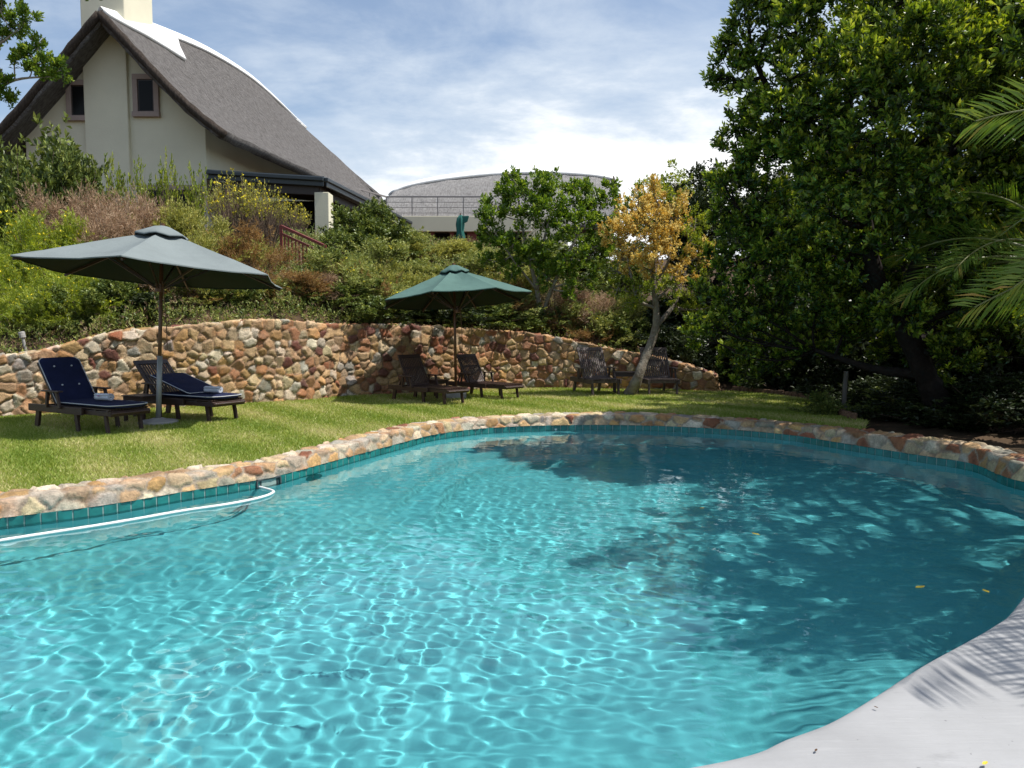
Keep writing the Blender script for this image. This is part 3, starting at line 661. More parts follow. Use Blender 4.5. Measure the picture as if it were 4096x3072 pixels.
def build_far_house():
    h = thing('far_thatched_building', 'distant pale building with a long arched thatched roof and curved white ridge', 'building', (-1, 45, 5)); inv = np.array([-1, 45, 5])
    loc = lambda p: np.asarray(p, float) - inv
    RP = [(389, 196), (393, 190.5), (405, 184.5), (425, 179), (450, 174.5), (480, 170.5), (510, 168.3), (540, 167.3), (570, 168.5), (595, 171), (612, 174.5)]
    ridge = np.array([D(x, y + 2, 45 + 1.2 * (i == 0)) for i, (x, y) in enumerate(RP)]); ridge = catmull(ridge, 4)
    n = len(ridge); q = np.linspace(0, 1, n)
    spread = 2.7 * np.minimum(1, .35 + 2.2 * np.sqrt(q)); ez = np.full(n, D(500, 226, 42.3)[2])
    er = np.stack([ridge[:, 0] - .4 * (1 - q), ridge[:, 1] - spread, ez], 1); el = np.stack([ridge[:, 0], ridge[:, 1] + spread, ez], 1)
    Rw = roof_surface(ridge, er, el, 14, lambda u: .42 * math.sin(math.pi * u)); ny, nx = Rw.shape[:2]; rng = np.random.default_rng(6)
    V = loc(Rw.reshape(-1, 3)) + rng.normal(0, .03, (ny * nx, 3))
    rf = mesh_obj('roof', V, gridf(ny, nx), M['thatch2'], h, smooth=True); s = rf.modifiers.new('fine', 'SUBSURF'); s.levels = 1; s.render_levels = 1; offset_mesh(rf, .35)
    cv = []
    for i in range(2, n):
        for k in range(-3, 4):
            c = 14 + k * .8; c0 = int(math.floor(c)); f = c - c0; p = Rw[i, c0] * (1 - f) + Rw[i, c0 + 1] * f; cv.append(loc(p + [0, 0, .13]))
    cp = mesh_obj('ridge_cap', np.array(cv), gridf(n - 2, 7), M['white'], h, smooth=True); offset_mesh(cp, .14)
    g = MB(); end = Rw[-1]; g.poly([loc(p + [-.25, 0, -.2]) for p in end], (-.2, 0, 0)); g.build('gable_wall', M['cream'], h)
    e = MB(); e.tube([loc(p + [0, 0, -.1]) for p in end], .16, 8); e.build('thatch_verge', M['thatch_edge'], h, smooth=True)
    # balcony wall, dark room below, railing above
    a, b = D(384, 216, 41), D(532, 214, 41); zb = D(500, 231.5, 41)[2]
    w = MB(); w.box(loc(((a[0] + b[0]) / 2, 41.15, (a[2] + zb) / 2)), (b[0] - a[0], .3, a[2] - zb)); w.build('balcony_wall', M['cream'], h, bevel=.02)
    sl = MB(); sl.box(loc(((a[0] + b[0]) / 2, 43, a[2] - .35)), (b[0] - a[0] - .1, 3.4, .25)); sl.build('balcony_floor', M['concrete'], h)
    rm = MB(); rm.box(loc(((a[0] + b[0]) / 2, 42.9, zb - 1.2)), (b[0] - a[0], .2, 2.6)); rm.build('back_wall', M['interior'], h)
    for px in (399, 432, 452, 472, 500):
        p = D(px, 236, 41.3); t = MB(); t.box(loc((p[0], 41.4, zb - 1.2)), (.22 if px != 472 else .5, .16, 2.5)); t.build('post', M['redmetal'], h)
    sk = MB(); sk.box(loc((D(545, 236, 42)[0], 42.2, 5.9)), (2.4, .2, 2.4)); sk.build('side_wall', M['cream'], h)
    r = MB(); zt = D(486, 196.5, 41)[2]; x0, x1 = D(386, 199, 41)[0], D(489, 196, 41)[0]; q = D(352, 189, 38.2)
    r.bar(loc((x0, 41.1, zt)), loc((x1, 41.1, zt)), .07, .07); r.bar(loc((x0, 41.1, zt)), loc((q[0], 38.2, zt)), .07, .07)
    for k in (1, 2, 3):
        z = zt - k * .27; r.bar(loc((x0, 41.1, z)), loc((x1, 41.1, z)), .025, .025); r.bar(loc((x0, 41.1, z)), loc((q[0], 38.2, z)), .025, .025)
    for t in np.linspace(0, 1, 5): r.bar(loc((x0 + (x1 - x0) * t, 41.1, zt)), loc((x0 + (x1 - x0) * t, 41.1, a[2] - .02)), .05, .05)
    for t in (.5, 1): r.bar(loc((x0 + (q[0] - x0) * t, 41.1 - 2.9 * t, zt)), loc((x0 + (q[0] - x0) * t, 41.1 - 2.9 * t, a[2] - .3)), .05, .05)
    r.build('balcony_railing', M['steel'], h)
    # furled parasol on the terrace in front of it
    p = D(460.5, 240, 38.5); t = thing('furled_parasol', 'deep green furled parasol standing in front of the far balcony', 'parasol', (p[0], p[1], p[2] - .6))
    k = MB(); prof = [(.02, 1.78), (.09, 1.74), (.17, 1.6), (.19, 1.3), (.16, 1.0), (.20, .7), (.16, .55)]; n = 20; vs = []
    for r_, z in prof:
        for j in range(n): an = 6.283 * j / n; rr = r_ * (1 + .22 * math.sin(an * 5 + z)); vs.append((rr * math.cos(an) + .03 * math.sin(z * 4), rr * math.sin(an), z))
    k.add(vs, [(i * n + j, i * n + (j + 1) % n, (i + 1) * n + (j + 1) % n, (i + 1) * n + j) for i in range(len(prof) - 1) for j in range(n)]); k.build('furled_canopy', M['fabric3'], t, smooth=True)
    fl = MB(); fl.poly([(.05, -.1, 1.72), (.42, -.12, 1.72), (.34, -.12, 1.45), (.12, -.1, 1.35)], (0, .08, 0)); fl.build('loose_flap', M['fabric3'], t, bevel=.02)
    po = MB(); po.tube([(0, 0, -.8), (0, 0, 1.85)], .03, 8); po.build('pole', M['polewood'], t)
build_far_house()

# ------------------------------------------------------------------ parasols
def parasol(name, label, base, n, rad, zr, za, rot, lean, tilt, fab, sleeve, sq=False):
    t = thing(name, label, 'parasol', (base[0], base[1], LAWN), group='open parasols on the lawn')
    top = np.array([math.tan(lean) * za, 0, za])
    po = MB(); po.tube([(0, 0, .05), tuple(top * .98)], .024, 12); po.build('pole', M['polewood'], t, smooth=True)
    bs = MB()
    if sq: bs.box((0, 0, .055), (.36, .36, .11)); bs.box((0, 0, .13), (.16, .16, .06))
    else: bs.lathe([(.24, 0), (.25, .03), (.23, .055), (.10, .075), (.06, .09)], 28)
    bs.build('base', M['concrete'], t, bevel=.01)
    if sleeve: sl = MB(); sl.tube([(0, 0, .05), tuple(top * .36)], .033, 12); sl.build('sleeve', M['polemetal'], t, smooth=True)
    # canopy frame, tilted about the pole top
    T = Matrix.Translation(Vector(top)) @ Euler((tilt[0], tilt[1], 0)).to_matrix().to_4x4()
    def tp(p): return T @ Vector(p)
    dz = zr - za; m = 9; sub = 8; vs = []; rng = np.random.default_rng(n)
    for i in range(m + 1):
        u = .07 + .93 * i / m
        for k in range(n * sub):
            ks, f = divmod(k, sub); f /= sub; a0 = rot + 2 * math.pi * ks / n; a1 = rot + 2 * math.pi * (ks + 1) / n
            p = np.array([math.cos(a0), math.sin(a0)]) * (1 - f) + np.array([math.cos(a1), math.sin(a1)]) * f
            sag = -.045 * math.sin(math.pi * f) * math.sin(math.pi * min(1, u * .9)) * rad; inn = 1 - .02 * math.sin(math.pi * f) * u
            vs.append(tp((p[0] * rad * u * inn, p[1] * rad * u * inn, dz * (u ** 1.06) + sag + rng.normal(0, .0025))))
    nn = n * sub
    drop = [tp((0, 0, 0))]                                   # short valance at the hem
    for k in range(nn):
        v = Vector(vs[m * nn + k]); vs.append(v + Vector((0, 0, -.012)))
    f_ = [tuple(q) for q in gridf(m + 2, nn, True)]
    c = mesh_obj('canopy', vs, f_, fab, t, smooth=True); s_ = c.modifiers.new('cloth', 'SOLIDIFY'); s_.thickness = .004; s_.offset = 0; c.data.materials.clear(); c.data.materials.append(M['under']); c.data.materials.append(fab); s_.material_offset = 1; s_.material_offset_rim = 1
    es = c.modifiers.new('seams', 'EDGE_SPLIT'); es.split_angle = R(14)
    vv = []; fv = []
    for i, (u, z) in enumerate(((.0, .075), (.06, .07), (.13, .035), (.185, .0), (.19, -.02))):
        for k in range(n * 4):
            a = rot + 2 * math.pi * k / (n * 4); w = 1 + .05 * math.cos(a * n - rot * n); vv.append(tp((math.cos(a) * rad * u * w, math.sin(a) * rad * u * w, z + dz * u * .55 + (.012 * math.cos((a - rot) * n) if i > 2 else 0))))
    vt = mesh_obj('vent', vv, [tuple(q) for q in gridf(5, n * 4, True)], fab, c, smooth=True); s_ = vt.modifiers.new('cloth', 'SOLIDIFY'); s_.thickness = .004
    for k in range(n):
        a = rot + 2 * math.pi * k / n; d = np.array([math.cos(a), math.sin(a)])
        rb = MB(); rb.bar(tp((d[0] * .05, d[1] * .05, -.05)), tp((d[0] * rad * .985, d[1] * rad * .985, dz - .035)), .022, .03); ro = rb.build('rib', M['wood'], t)
        st = MB(); st.bar(tp((d[0] * .05, d[1] * .05, dz * 1.25 - .05)), tp((d[0] * rad * .48, d[1] * rad * .48, dz * .48 - .06)), .018, .024); st.build('strut', M['wood'], ro)
    hb = MB(); hb.tube([tp((0, 0, dz * 1.25 - .1)), tp((0, 0, dz * 1.25))], .05, 12); hb.build('hub', M['polewood'], t)
    hb = MB(); hb.tube([tp((0, 0, -.09)), tp((0, 0, 0))], .045, 12); hb.build('hub', M['polewood'], t)
    fn = MB(); fn.tube([tp((0, 0, .05)), tp((0, 0, .10))], .03, 10); fn.build('finial', M['polewood'], t)
    co = MB(); p0 = tp((.06, -.06, dz * 1.2)); co.tube([p0, p0 + Vector((.03, 0, -.45)), p0 + Vector((.035, 0, -.85))], .006, 6); co.build('pull_cord', M['polewood'], t)
    return t
u1 = D(158.5, 426, 10.25)
parasol('parasol', 'large faded grey-green six-sided parasol over the navy cushioned loungers', (u1[0], u1[1]), 6, 1.63, 1.93, 2.46, R(40), R(3.0), (R(-3.7), R(3.1)), M['fabric1'], True)
u2 = G(456, 398.5, LAWN)
parasol('parasol', 'smaller dark green eight-sided parasol over the bare loungers by the stone wall', (u2[0], u2[1]), 8, 1.33, 1.72, 2.24, R(-12), R(-.6), (R(-5.0), R(-4.5)), M['fabric2'], False, True)

# ------------------------------------------------------------------ loungers
def lounger(label, pos, yaw, sc, wood, tiltdeg=56, ext=True, group='wooden sun loungers on the lawn'):
    t = thing('sun_lounger', label, 'sun lounger', (pos[0], pos[1], LAWN - .01), yaw, group, sc)
    W = .74; L1 = 1.34 if ext else 1.22
    f = MB()
    for s in (-1, 1):
        f.box((L1 / 2 - .05, s * (W / 2 - .02), .335), (L1 + .1, .042, .11))
        if ext: f.box((1.55, s * (W / 2 - .075), .325), (.86, .038, .075))
    for x in (-.05, .55, L1 - .08): f.box((x, 0, .33), (.05, W - .09, .06))
    if ext: f.box((1.97, 0, .325), (.035, W - .10, .08)); f.tube([(2.0, -W / 2 + .06, .33), (2.0, W / 2 - .06, .33)], .022, 10)
    f.build('frame', wood, t, bevel=.006)
    sl = MB(); n = 13; xe = 1.95 if ext else 1.2
    for k in range(n):
        y = -W / 2 + .07 + (W - .14) * k / (n - 1); sl.box(((.60 + xe) / 2, y, .385), (xe - .60, .03, .018))
    for x in (.62, .95, 1.25, 1.6, 1.9):
        if x < xe: sl.box((x, 0, .366), (.045, W - .1, .02))
    sl.build('seat', wood, t)
    a = R(tiltdeg); ca, sa = math.cos(a), math.sin(a); hx, hz = .60, .375; LB = .80
    def bp(d, y, o=0): return (hx - d * ca + o * sa, y, hz + d * sa + o * ca)
    b = MB()
    for s in (-1, 1): b.bar(bp(-.02, s * (W / 2 - .07)), bp(LB, s * (W / 2 - .07)), .045, .035, up=(sa, 0, ca))
    b.bar(bp(LB - .03, -W / 2 + .045), bp(LB - .03, W / 2 - .045), .085, .036, up=(sa, 0, ca)); b.bar(bp(.03, -W / 2 + .09), bp(.03, W / 2 - .09), .06, .03, up=(sa, 0, ca))
    n = 11
    for k in range(n):
        y = -W / 2 + .125 + (W - .25) * k / (n - 1); b.bar(bp(.05, y, .004), bp(LB - .06, y, .004), .033, .018, up=(sa, 0, ca))
    b.bar(bp(.48, -W / 2 + .09, -.02), bp(.48, W / 2 - .09, -.02), .05, .02, up=(sa, 0, ca))
    b.build('backrest', wood, t, bevel=.004)
    for s in (-1, 1): pr = MB(); pr.bar(bp(.5, s * .2, -.03), (.12, s * .2, .36), .03, .03); pr.build('prop', wood, t)
    for s in (-1, 1):
        ar = MB(); y = s * (W / 2 + .02)
        ar.box((.62, y, .615), (.46, .085, .024)); ar.bar((.46, y, .36), (.50, y, .605), .05, .04, up=(0, 1, 0)); ar.bar((.82, y, .36), (.74, y, .605), .05, .04, up=(0, 1, 0)); ar.build('armrest', wood, t, bevel=.006)
    for (x0, x1, w) in ((.12, .04, .10), (1.12, 1.17, .07)) + (((1.78, 1.84, .06),) if ext else ()):
        for s in (-1, 1):
            inn = W / 2 - (.05 if x0 < 1.5 else .1); lg = MB(); lg.bar((x0, s * inn, .33), (x1, s * inn, 0), .042, w, up=(1, 0, 0)); lg.build('leg', wood, t, bevel=.005)
    return t
def place(a, b): # near-rail rear and foot points -> position and yaw (rear end of the centre line)
    a = np.array(a); b = np.array(b); d = (b - a) / np.linalg.norm(b - a); n = np.array([-d[1], d[0]]); return d, n
def put(label, near_rear, near_foot, wood, length=2.0, **k):
    d, n = place(near_rear, near_foot); sc = np.linalg.norm(np.array(near_foot) - np.array(near_rear)) / (length + .1)
    p = np.array(near_rear) + d * .1 * sc + n * .30 * sc
    return lounger(label, p, math.atan2(d[1], d[0]), sc, wood, **k), p, math.atan2(d[1], d[0]), sc
LG1 = put('dark wooden sun lounger fitted with a full navy cushion, left of the grey parasol pole', (-6.05, 10.05), (-4.62, 9.2), M['wood'], tiltdeg=54)
LG2 = put('dark wooden sun lounger with bare slatted back and its navy cushion folded forward', (-5.32, 11.1), (-3.83, 10.25), M['wood'], tiltdeg=47)
l3a = G(389, 403, LAWN); l3b = G(461, 404.5, LAWN)
LG3 = put('bare dark lounger left of the green parasol pole, back in deep shade', (-2.08, 13.65), (-1.0, 12.6), M['wood'], tiltdeg=62)
LG4 = put('bare dark lounger just right of the green parasol pole with a sunlit back edge', (-1.14, 14.55), (-.10, 13.5), M['wood'], tiltdeg=60)
def put2(label, rear, foot, sc, tilt):
    rear = np.array(rear); foot = np.array(foot); d = (foot - rear) / np.linalg.norm(foot - rear)
    return lounger(label, rear, math.atan2(d[1], d[0]), sc, M['wood2'], tiltdeg=tilt, ext=False)
put2('weathered slatted deck lounger facing the pool, left of the small table and leaning trunk', (1.42, 15.35), (1.72, 14.4), .80, 60)
put2('weathered slatted deck lounger behind the leaning trunk, silvery slats in the sun', (2.66, 15.35), (2.74, 14.35), .80, 60)

def cushion(label, name_cat, pos, yaw, sc, stations, buttons):
    """stations: (x, z, half width, tangent angle) of the cushion's mid-line"""
    t = thing('lounger_cushion', label, name_cat, (pos[0], pos[1], LAWN - .01), yaw, 'navy lounger cushions', sc)
    vs = []; ring = 20; th = .034; left = []; right = []
    for i, (x, z, hw, an) in enumerate(stations):
        tx, tz = math.cos(an), math.sin(an); nx_, nz_ = -tz, tx
        q = .82 + .18 * abs(math.sin(i * math.pi / 5))                 # quilting
        for k in range(ring):
            a = 2 * math.pi * k / ring; cy = math.copysign(abs(math.cos(a)) ** .35, math.cos(a)) * hw; cn = math.copysign(abs(math.sin(a)) ** .8, math.sin(a)) * th * q
            vs.append((x + nx_ * cn, cy, z + nz_ * cn))
        left.append((x + nx_ * .012, hw + .004, z + nz_ * .012)); right.append((x + nx_ * .012, -hw - .004, z + nz_ * .012))
    m = MB(); n = len(stations)
    m.add(vs, [(i * ring + k, i * ring + (k + 1) % ring, (i + 1) * ring + (k + 1) % ring, (i + 1) * ring + k) for i in range(n - 1) for k in range(ring)] + [tuple(range(ring - 1, -1, -1)), tuple((n - 1) * ring + k for k in range(ring))])
    m.build('cover', M['navy'], t, smooth=True)
    pp = MB(); pp.tube(left + right[::-1], .007, 6, closed=True); pp.build('piping', M['piping'], t)
    for (i, y) in buttons:
        x, z, hw, an = stations[i]; bt = MB(); c = (x - math.sin(an) * .034, y, z + math.cos(an) * .034)
        bt.tube([c, (c[0] - math.sin(an) * .012, y, c[2] + math.cos(an) * .012)], .014, 10); bt.build('button', M['piping'], t)
def seat_st(x0, x1, n, w0=.33, endround=True):
    o = []
    for k in range(n):
        u = k / (n - 1); x = x0 + (x1 - x0) * u; e = 1 - u
        w = w0 * (1 if e > .10 else math.sqrt(max(.0, 1 - ((.10 - e) / .105) ** 2)) * .75 + .25); o.append((x, .432, w, 0))
    return o
def back_st(tilt, n, off=.045, L=.84, w0=.325):
    a = R(tilt); o = []
    for k in range(n):
        u = k / (n - 1); d = L * (1 - u) + .02; e = u
        w = w0 * (1 if e > .09 else math.sqrt(max(0, 1 - ((.09 - e) / .095) ** 2)) * .28 + .72)
        o.append((.60 - d * math.cos(a) + off * math.sin(a), .375 + d * math.sin(a) + off * math.cos(a), w, -a))
    return o
bs = back_st(54, 20); cushion('navy buttoned cushion with pale piping lying full length on the left lounger', 'cushion', *LG1[1:], bs + [(.66, .445, .325, -.3)] + seat_st(.74, 2.02, 22), [(4, .14), (4, -.14), (12, .13), (12, -.14)])
cushion('navy cushion seat pad under its folded half on the slatted-back lounger', 'cushion', *LG2[1:], seat_st(.66, 2.0, 22), [])
fo = [(x, .475 + .27 * max(0, (1.42 - x) / .95), .325, -math.atan2(.27, .95)) for x in np.linspace(.50, 1.46, 16)]
cushion('navy back cushion folded forward and propped over the seat of the slatted-back lounger', 'cushion', *LG2[1:], fo, [])
def towel(label, pos, yaw, sc, lx, flower):
    c, s = math.cos(yaw), math.sin(yaw); p = (pos[0] + (c * lx) * sc, pos[1] + s * lx * sc)
    t = thing('rolled_towel', label, 'towel', (p[0], p[1], LAWN - .01 + .466 * sc), yaw + R(8), 'white rolled towels', sc)
    m = MB(); n = 22; vs = []
    ys = np.linspace(-.15, .15, 9); sp = []
    for k in range(44): a = k / 43 * 2 * math.pi * 2.4; r = .025 + .045 * k / 43; sp.append((r * math.cos(a), r * math.sin(a)))
    for y in ys:
        for (a, b) in sp: vs.append((y * 1.0, a, b * .85 + .062))
    m.add(vs, [(i * 44 + k, i * 44 + k + 1, (i + 1) * 44 + k + 1, (i + 1) * 44 + k) for i in range(8) for k in range(43)])
    o = m.build('roll', M['towel'], t, smooth=True); sm = o.modifiers.new('cloth', 'SOLIDIFY'); sm.thickness = .014
    if flower: fl = MB(); fl.lathe([(.004, .0), (.018, .008), (.014, .016)], 10, (-.04, -.07, .075)); fl.build('blossom', M['pink'], t)
towel('white rolled towel with a small mauve blossom on the full navy cushion', *LG1[1:], 1.33, True)
towel('white rolled towel on the foot of the folded navy cushion', *LG2[1:], 1.62, False)

def side_table(label, p, yaw, sc, w=.5, d=.42, h=.46):
    t = thing('side_table', label, 'side table', (p[0], p[1], LAWN - .005), yaw, 'small wooden side tables', sc)
    m = MB()
    for k in range(6): m.box((0, -d / 2 + d * (k + .5) / 6, h - .011), (w, d / 6 - .008, .022))
    m.build('table_top', M['wood'], t, bevel=.003)
    a = MB(); a.box((0, -d / 2 + .035, h - .06), (w - .1, .02, .07)); a.box((0, d / 2 - .035, h - .06), (w - .1, .02, .07)); a.box((-w / 2 + .05, 0, h - .06), (.02, d - .1, .07)); a.box((w / 2 - .05, 0, h - .06), (.02, d - .1, .07)); a.build('apron', M['wood'], t)
    for i in (-1, 1):
        for j in (-1, 1): l = MB(); l.box((i * (w / 2 - .045), j * (d / 2 - .045), (h - .025) / 2), (.05, .05, h - .025)); l.build('leg', M['wood'], t, bevel=.004)
side_table('low dark wooden table between the two navy cushioned loungers', (-4.87, 10.5), R(-28), .8)
p = G(446, 397, LAWN); side_table('low dark wooden table between the loungers under the green parasol', (-1.32, 13.85), R(-42), .75)
side_table('low dark wooden table left of the leaning trunk between the weathered loungers', (2.14, 15.0), R(-4), .9, .56)

# ------------------------------------------------------------------ pool hose, floats, leaves, garden bits
def build_small():
    HP = [(-420, 640), (-200, 580), (-60, 551), (0, 540.5), (112, 523), (181, 511), (225, 504.5), (251, 499.6), (266, 495.5), (273, 491.8), (272, 489.8), (265, 487.6), (259.5, 486.2)]
    w = [G(x, y, .012) for x, y in HP]; w = catmull(np.array(w), 10); n = len(w); w[:, 2] = np.interp(np.arange(n), [0, n * .62, n * .75, n * .9, n - 1], [.012, .010, .006, .004, .004])
    m = MB(); m.tube(w, [.0115 + .001 * (i % 2) for i in range(n)], 10); o = m.build('pool_hose', M['hose'], None, smooth=True)
    tag(o, 'white floating cleaner hose curving from the skimmer along the pool edge', 'hose')
    p = G(555, 429.5, .0); t = MB(); t.lathe([(.02, -.02), (.06, -.01), (.065, .012), (.04, .035), (.012, .045)], 16); o = t.build('pool_float', M['hose'], None, smooth=True); o.location = (p[0], p[1], .005); tag(o, 'small white float by the far pool edge', 'float')
    q = G(313, 479.5, -.06); t = MB(); t.lathe([(.115, 0), (.12, .02), (.09, .045), (.03, .055)], 20); o = t.build('dark_pool_disc', M['darkdisc'], None, smooth=True)
    i = int(np.argmin(np.hypot(*(OUT - q[:2]).T))); pp = OUT[i] - NRM[i] * .02; o.location = (pp[0], pp[1], -.17); o.rotation_euler = (R(90), 0, math.atan2(-NRM[i][1], -NRM[i][0]) + R(90)); tag(o, 'dark round disc under the water right of the skimmer', 'pool light')  # dark teal disc set on the pool wall below the surface
    rng = random.Random(3)
    for k, (x, y, z, lab, s, mt) in enumerate([(756, 534, .006, 'yellow leaf floating on the dark water in the middle of the tree shadow', .055, 'yellowleaf'), (920, 587, .006, 'yellow leaf floating on the dark water towards the pale deck', .06, 'yellowleaf'), (986, 591, .006, 'thin yellow leaf floating on the dark water by the stone rim at the right', .05, 'yellowleaf'), (702, 508, .006, 'tiny pale leaf floating on the shaded water farthest from the deck', .035, 'yellowleaf'), (985, 763, .056, 'small yellow leaf lying on the pale deck', .03, 'yellowleaf'), (876, 707, .047, 'tiny brown leaf scrap on the deck close to the water edge', .016, 'log'), (816, 750, .046, 'brown leaf scrap on the deck at the bottom of the picture', .018, 'log')]):
        p = G(x, y, z); m = MB(); m.add([(-1, 0, 0), (-.3, -.38, .06), (.5, -.28, .05), (1, 0, .12), (.5, .3, .05), (-.3, .36, .08), (.1, 0, .0)], [(0, 1, 6), (1, 2, 6), (2, 3, 6), (3, 4, 6), (4, 5, 6), (5, 0, 6)])
        o = m.build('fallen_leaf', M[mt]); o.scale = (s * .62,) * 3; o.location = p; o.rotation_euler = (rng.uniform(-.1, .1), rng.uniform(-.1, .1), rng.uniform(0, 6)); sm = o.modifiers.new('t', 'SOLIDIFY'); sm.thickness = .03; tag(o, lab, 'leaf', 'fallen leaves')
    # garden light
    p = D(26, 351, 11.9); z = float(terrain(p[0], p[1])); t = thing('garden_light', 'small white bollard garden light leaning in the bed behind the wall', 'garden light', (p[0], p[1], z)); t.rotation_euler = (0, R(-11), 0)
    m = MB(); m.tube([(0, 0, -.1), (0, 0, .20)], .022, 10); m.build('post', M['concrete'], t); m = MB(); m.lathe([(.03, .2), (.045, .21), (.045, .285), (.036, .30)], 14); m.build('lamp_head', M['concrete'], t)
    # post
    p = G(844, 417, .1); m = MB(); m.tube([(0, 0, -.15), (.0, .01, .3), (.012, 0, .66)], [.036, .034, .033], 9); o = m.build('timber_post', M['greywood'], None, smooth=False); o.location = (p[0], p[1], .12); tag(o, 'short grey timber post beside the end of the log edging', 'post')
    p = G(729, 387.5, .14); m = MB(); m.box((0, 0, .09), (.75, .3, .2)); o = m.build('timber_block', M['greywood'], None, bevel=.02); o.location = (p[0] + .05, p[1] + .3, .12); o.rotation_euler = (0, 0, R(-6)); tag(o, 'grey timber block behind the low end of the stone wall', 'block')
    # log edging
    e = np.vstack([edge_w[1:], [[4.62, 10.75]]]); q, s = resample(e, .105); m = MB(); rn = np.random.default_rng(1)
    for k, pp in enumerate(q):
        hgt = .20 + rn.normal(0, .02); m.tube([(pp[0], pp[1], .0), (pp[0], pp[1], LAWN + .02 + hgt * .35)], .052 + rn.normal(0, .004), 9)
    tag(m.build('log_edging', M['log'], None, bevel=.006), 'curving edge of short upright logs along the shaded end of the lawn', 'edging')
build_small()
#NEXT2
# ------------------------------------------------------------------ foliage
def unit(a): return a / np.maximum(np.linalg.norm(a, axis=-1, keepdims=True), 1e-9)
def leaf_verts(P, A, L, W, rng, k=.6, fold=.2, curl=.1):
    N_ = len(P); A = unit(A); side = unit(np.cross(A, rng.normal(0, 1, (N_, 3)) + np.array([0, 0, .8]))); nr = np.cross(side, A)
    L = np.broadcast_to(L, (N_,))[:, None]; W = np.broadcast_to(W, (N_,))[:, None]
    m = P + A * L * k + nr * L * .04
    return np.stack([P, m + side * W / 2 + nr * W * fold, P + A * L - nr * L * curl, m - side * W / 2 + nr * W * fold], 1).reshape(-1, 3)
def rosettes(T, A, n, L, W, rng, spread=(20, 80), back=.08, k=.6, young_lit=.25):
    M_ = len(T); A = unit(A); T = np.repeat(T, n, 0); Ar = np.repeat(A, n, 0); N_ = len(T)
    f = rng.random(N_); phi = np.radians(spread[0] + (spread[1] - spread[0]) * f)
    pr = unit(np.cross(Ar, rng.normal(0, 1, (N_, 3)))); d = Ar * np.cos(phi)[:, None] + pr * np.sin(phi)[:, None] + np.array([0, 0, .12])
    P = T - Ar * (back * f)[:, None]; sz = rng.uniform(.7, 1.2, N_)
    tint = np.clip(np.repeat(rng.normal(.45, .2, M_), n) + rng.normal(0, .13, N_) + young_lit * (.5 - f), 0, 1)  # inner leaves paler: young growth, plus sunlit tufts painted into the tint
    return leaf_verts(P, d, L * sz, W * sz, rng, k), tint
def leaf_obj(name, vs, tints, m, parent):
    v = np.vstack(vs); t = np.concatenate(tints)
    return mesh_obj(name, v, np.arange(len(v)).reshape(-1, 4), m, parent, col=np.repeat(t, 4)[:, None])
LM = {
 'milkwood': leaf_mat('glossy_dark_leaf', [(0, (.028, .058, .010)), (1, (.48, .54, .08)), (.42, (.075, .135, .016)), (.72, (.27, .38, .04))], .36, .5, .26),
 'fresh': leaf_mat('fresh_green_leaf', [(0, (.055, .12, .014)), (1, (.36, .45, .08)), (.5, (.15, .25, .03))], .42, .4, .3),
 'dark': leaf_mat('dark_shrub_leaf', [(0, (.045, .08, .018)), (1, (.32, .36, .09)), (.5, (.14, .19, .04))], .5, .4, .18),
 'grey': leaf_mat('grey_green_leaf', [(0, (.11, .145, .035)), (1, (.50, .50, .17)), (.5, (.27, .31, .08))], .55, .3, .22),
 'olive': leaf_mat('olive_leaf', [(0, (.15, .17, .035)), (1, (.56, .52, .15)), (.5, (.33, .34, .08))], .6, .3, .28),
 'lime': leaf_mat('lime_leaf', [(0, (.10, .16, .02)), (1, (.46, .50, .08)), (.5, (.25, .32, .04))], .5, .3, .34),
 'dry': leaf_mat('dry_brown_leaf', [(0, (.20, .125, .07)), (1, (.58, .44, .31)), (.5, (.40, .275, .175))], .8, .1, .2),
 'rust': leaf_mat('rust_brown_leaf', [(0, (.16, .095, .035)), (1, (.44, .28, .11)), (.5, (.29, .18, .065))], .7, .2, .22),
 'deep': leaf_mat('deep_shade_leaf', [(0, (.014, .024, .008)), (1, (.055, .075, .018)), (.5, (.028, .045, .012))], .45, .4, .12),  # near-black leaf: the shade of the undergrowth is put into its colour
 'blossom': leaf_mat('tan_orange_blossom', [(0, (.48, .31, .06)), (1, (.82, .74, .36)), (.5, (.68, .53, .15))], .8, .1, .3),
 'palm': leaf_mat('palm_leaflet', [(0, (.05, .10, .012)), (1, (.40, .26, .06)), (.5, (.11, .19, .025)), (.85, (.22, .28, .045))], .38, .5, .25)}
def tubes(segs, n=5):
    """segs: list of (points, radii) -> one mesh builder"""
    m = MB()
    for p, r in segs: m.tube(p, r, n)
    return m
def curve_to(a, b, rng, n=6, bow=.15, up=.2):
    a = np.asarray(a, float); b = np.asarray(b, float); L = np.linalg.norm(b - a); c = (a + b) / 2 + rng.normal(0, bow * L, 3) + np.array([0, 0, -up * L * .3])
    t = np.linspace(0, 1, n)[:, None]; return a * (1 - t) ** 2 + 2 * c * t * (1 - t) + b * t * t
